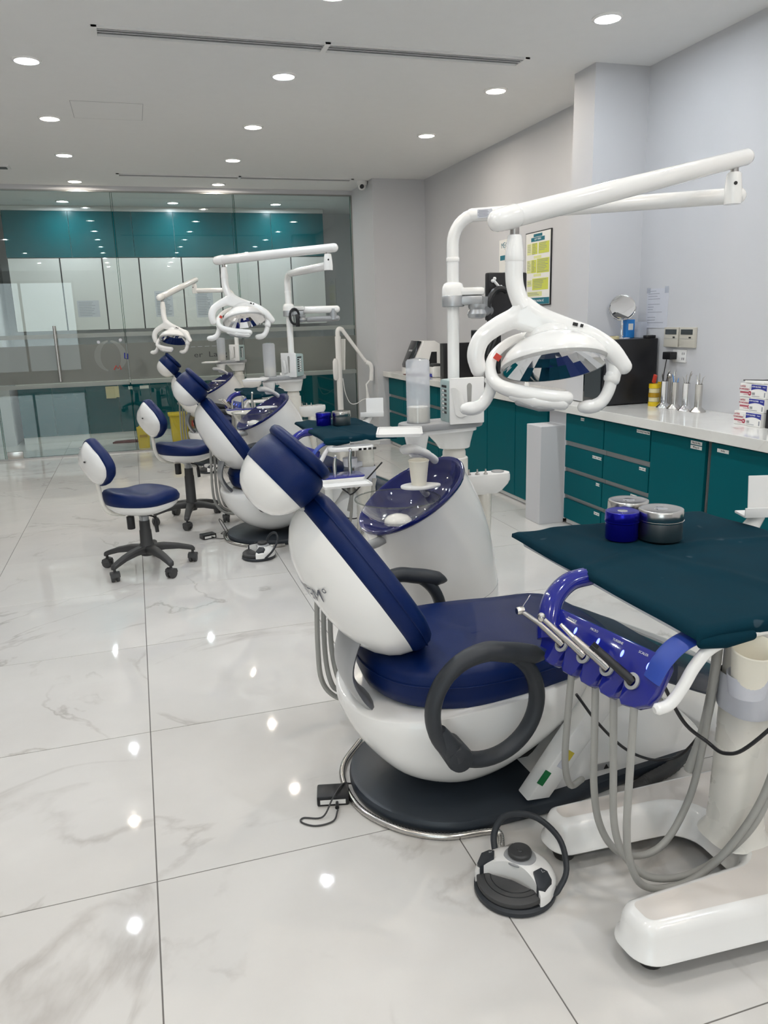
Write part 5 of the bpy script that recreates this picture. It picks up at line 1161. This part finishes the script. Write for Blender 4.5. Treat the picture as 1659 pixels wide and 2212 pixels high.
# ------------------------------------------------------------------ foot controls
def make_pedal(label, loc, rz, conduit):
    t = thing('foot_control', label, 'foot pedal', loc, rz, 'foot controls')
    MB().lathe((0, 0, 0), [(.096, 0), (.102, .004), (.102, .014), (.096, .020), (.03, .022)], 44).build('base_disc', 'slate_plastic', t)
    # white hood: dome cut by a curved front
    nx, ny = 30, 18; V = []; F = []
    def dome(x, y): return .036+.044*math.sqrt(max(0.0, 1-min(1, (x*x+y*y)/.0101)))
    for i in range(nx+1):
        x = .0985*math.sin((i/nx-.5)*PI); yb = math.sqrt(max(0, .1**2-x*x)); yc = min(-.060+.052*(1-(x/.0985)**2), yb-.0005)
        if x*x+yc*yc > .0099: yc = -math.sqrt(max(0, .0099-x*x))
        for j in range(ny+1):
            y = yc+(yb-yc)*(1-math.cos(PI*j/ny))/2 if j else yc
            V.append((x, y, dome(x, y)))
    W_ = ny+1
    for i in range(nx):
        for j in range(ny): F.append((i*W_+j, (i+1)*W_+j, (i+1)*W_+j+1, i*W_+j+1))
    loop = [i*W_ for i in range(nx+1)]+[nx*W_+j for j in range(1, ny+1)]+[i*W_+ny for i in range(nx-1, -1, -1)]+[j for j in range(ny-1, 0, -1)]
    n0 = len(V); V += [(V[k][0], V[k][1], .018) for k in loop]
    for k in range(len(loop)): k2 = (k+1) % len(loop); F.append((loop[k], loop[k2], n0+k2, n0+k))
    MB().add(V, F).build('hood', 'white_gloss', t, angle=45)
    pts = [(.094*math.cos(a), .094*math.sin(a)) for a in [PI+PI*.06+PI*.88*k/20 for k in range(21)]]+[(.05, -.022), (0, -.016), (-.05, -.022)]
    p = MB().prism(pts, .030, .044, M=Matrix.Rotation(.10, 4, 'X'), bev=.003).build('pedal_plate', 'charcoal', t)
    for r in (.06, .075): MB().tube([(r*math.cos(a), -.004+r*math.sin(a)*.95, .0445+.1*(r*math.sin(a))) for a in [PI*1.15+PI*.7*k/16 for k in range(17)]], .0012, 5).build('grip_ring', 'black_plastic', p)
    MB().lathe((0, .028, .073), [(.040, 0), (.040, .004), (.034, .008)], 32).build('knob_ring', 'grey_plastic', t)
    MB().lathe((0, .028, .078), [(.022, 0), (.029, .006), (.030, .014), (.027, .018), (.008, .016), (.006, .019)], 32).build('knob', 'charcoal', t)
    for s_ in (-1, 1):
        o = [(.052*s_, -.012), (.062*s_, .012), (.078*s_, .016), (.094*s_, .002), (.090*s_, -.03), (.076*s_, -.042)]
        b = MB().prism(o, .040, .086, bev=.003); b.v = [(x, y, z-.42*max(0, abs(x)-.05)-.25*max(0, -y)) for x, y, z in b.v]; q = b.build('side_button', 'slate_plastic', t)
        MB().tube([(s_*.066, .004, .0797), (s_*.071, .000, .0777), (s_*.074, .007, .0764)], .001, 5).build('button_mark', 'grey_plastic', q)
    L = spline([(-.078, .055, .03), (-.096, .085, .07), (-.075, .11, .115), (.0, .118, .135), (.075, .10, .11), (.112, .055, .065), (.106, .02, .03), (.096, .01, .018)], 6)
    MB().tube(L, .0085, 12, flat=.75).build('carry_handle', 'slate_plastic', t)
    if conduit:
        inv = (Matrix.Translation(Vector(loc)) @ Matrix.Rotation(rz, 4, 'Z')).inverted(); c = [inv @ Vector(q) for q in spline(conduit, 26)]
        MB().tube(c, [.0098 if i % 2 else .0084 for i in range(len(c))], 10).build('conduit', 'steel', t)
    return t
def conduit(cx, cy, px, py): return [(px+.05, py+.11, .03), (px+.03, py+.135, .0105), (cx+.02, cy-.322, .0105), (cx-.12, cy-.296, .0105), (cx-.225, cy-.225, .0105), (cx-.30, cy-.11, .0105), (cx-.318, cy+.03, .0105), (cx-.29, cy+.15, .0105), (cx-.20, cy+.27, .0105)]
make_pedal('white foot control with black pedal on the floor nearest viewer', (.775, 1.50, 0), math.radians(-50), conduit(.80, 2.03, .775, 1.50))
make_pedal('white foot control with carry loop beside the middle chair', (.60, 4.585, 0), math.radians(-80), conduit(.77, 5.08, .60, 4.60))
make_pedal('white foot control beside the furthest dental chair', (.58, 7.60, 0), math.radians(-80), conduit(.76, 8.08, .58, 7.61))
# ------------------------------------------------------------------ power bricks on the floor
def brick(label, loc, rz, cable):
    t = thing('power_adapter', label, 'adapter', loc, rz, 'power adapters'); MB().box((0, 0, .0165), (.095, .068, .033), bev=.006).build('block', 'black_plastic', t)
    MB().box((0, -.0345, .015), (.075, .001, .014)).build('rating_label', 'paper', t, angle=0); MB().cyl((.012, -.034, .014), .006, .03, 10, .004, 'y').xf(Matrix.Translation((0, -.029, 0))).build('plug', 'black_plastic', t)
    MB().tube(spline(cable, 8), .0026, 7).build('cable', 'charcoal', t); return t
brick('black power brick on the floor left of nearest chair base', (.435, 2.02, 0), math.radians(-14), [(.014, -.07, .012), (.0, -.11, .004), (-.05, -.125, .003), (-.09, -.105, .003), (-.085, -.085, .003), (-.03, -.09, .006), (.0, -.05, .037), (.03, .02, .037), (.06, .07, .006), (.14, .11, .004), (.16, .15, .004), (.12, .13, .004), (.10, .09, .008), (.13, .12, .012), (.20, .17, .004), (.30, .2, .004)])
brick('black power brick on the floor by the middle chair base', (.345, 5.16, 0), math.radians(20), [(.014, -.07, .012), (.06, -.09, .004), (.12, -.04, .004), (.10, .02, .10), (.11, .0, .10), (.15, -.03, .006), (.20, .02, .004), (.15, .06, .004), (.11, .02, .004), (.2, -.01, .004), (.3, .05, .004)])
# ------------------------------------------------------------------ white x-ray stand by the pillar
t = thing('xray_stand', 'white jointed x-ray stand in front of the far pillar', 'stand', (2.17, 8.62, 0))
MB().lathe((0, 0, 0), [(.16, 0), (.16, .03), (.13, .045), (.05, .06)], 32).build('foot', 'white_matt', t)
MB().tube([(0, 0, .05), (0, 0, .6), (0, 0, 1.22)], .034, 18).build('pole', 'white_gloss', t)
MB().tube(spline([(0, 0, 1.20), (0, 0, 1.27), (.02, -.004, 1.30), (.06, -.01, 1.285)], 5), .026, 14).build('pole_bend', 'white_gloss', t)
MB().tube([(.05, -.01, 1.29), (.18, -.04, 1.10), (.30, -.06, .93)], [.022, .02, .018], 14).build('upper_arm', 'white_gloss', t)
MB().tube(spline([(.30, -.06, .93), (.345, -.07, .90), (.36, -.07, .85), (.355, -.07, .78), (.35, -.07, .72)], 5), .026, 14).build('elbow', 'white_gloss', t)
MB().tube([(.35, -.07, .74), (.29, -.07, .68), (.30, -.07, .60), (.305, -.075, .50), (.30, -.075, .42)], [.010, .010, .014, .026, .020], 12).build('probe', 'white_gloss', t)
MB().loft([[Vector((-.045+p[0], -.02+p[1]*.6, z)) for p in rrect(w, w, w*.4, 4)] for w, z in ((.03, .74), (.06, .76), (.065, .85), (.06, .95), (.03, .98))]).build('hand_switch', 'white_gloss', t)
MB().box((.055, .03, 1.02), (.008, .12, .34), rot=(0, .05, .2)).build('hanging_card', 'paper', t)
MB().tube(spline([(.03, -.03, .76), (.05, -.04, .60), (.10, -.05, .48), (.17, -.06, .47), (.24, -.07, .51), (.29, -.07, .52)], 7), .005, 7).build('cord', 'white_matt', t)
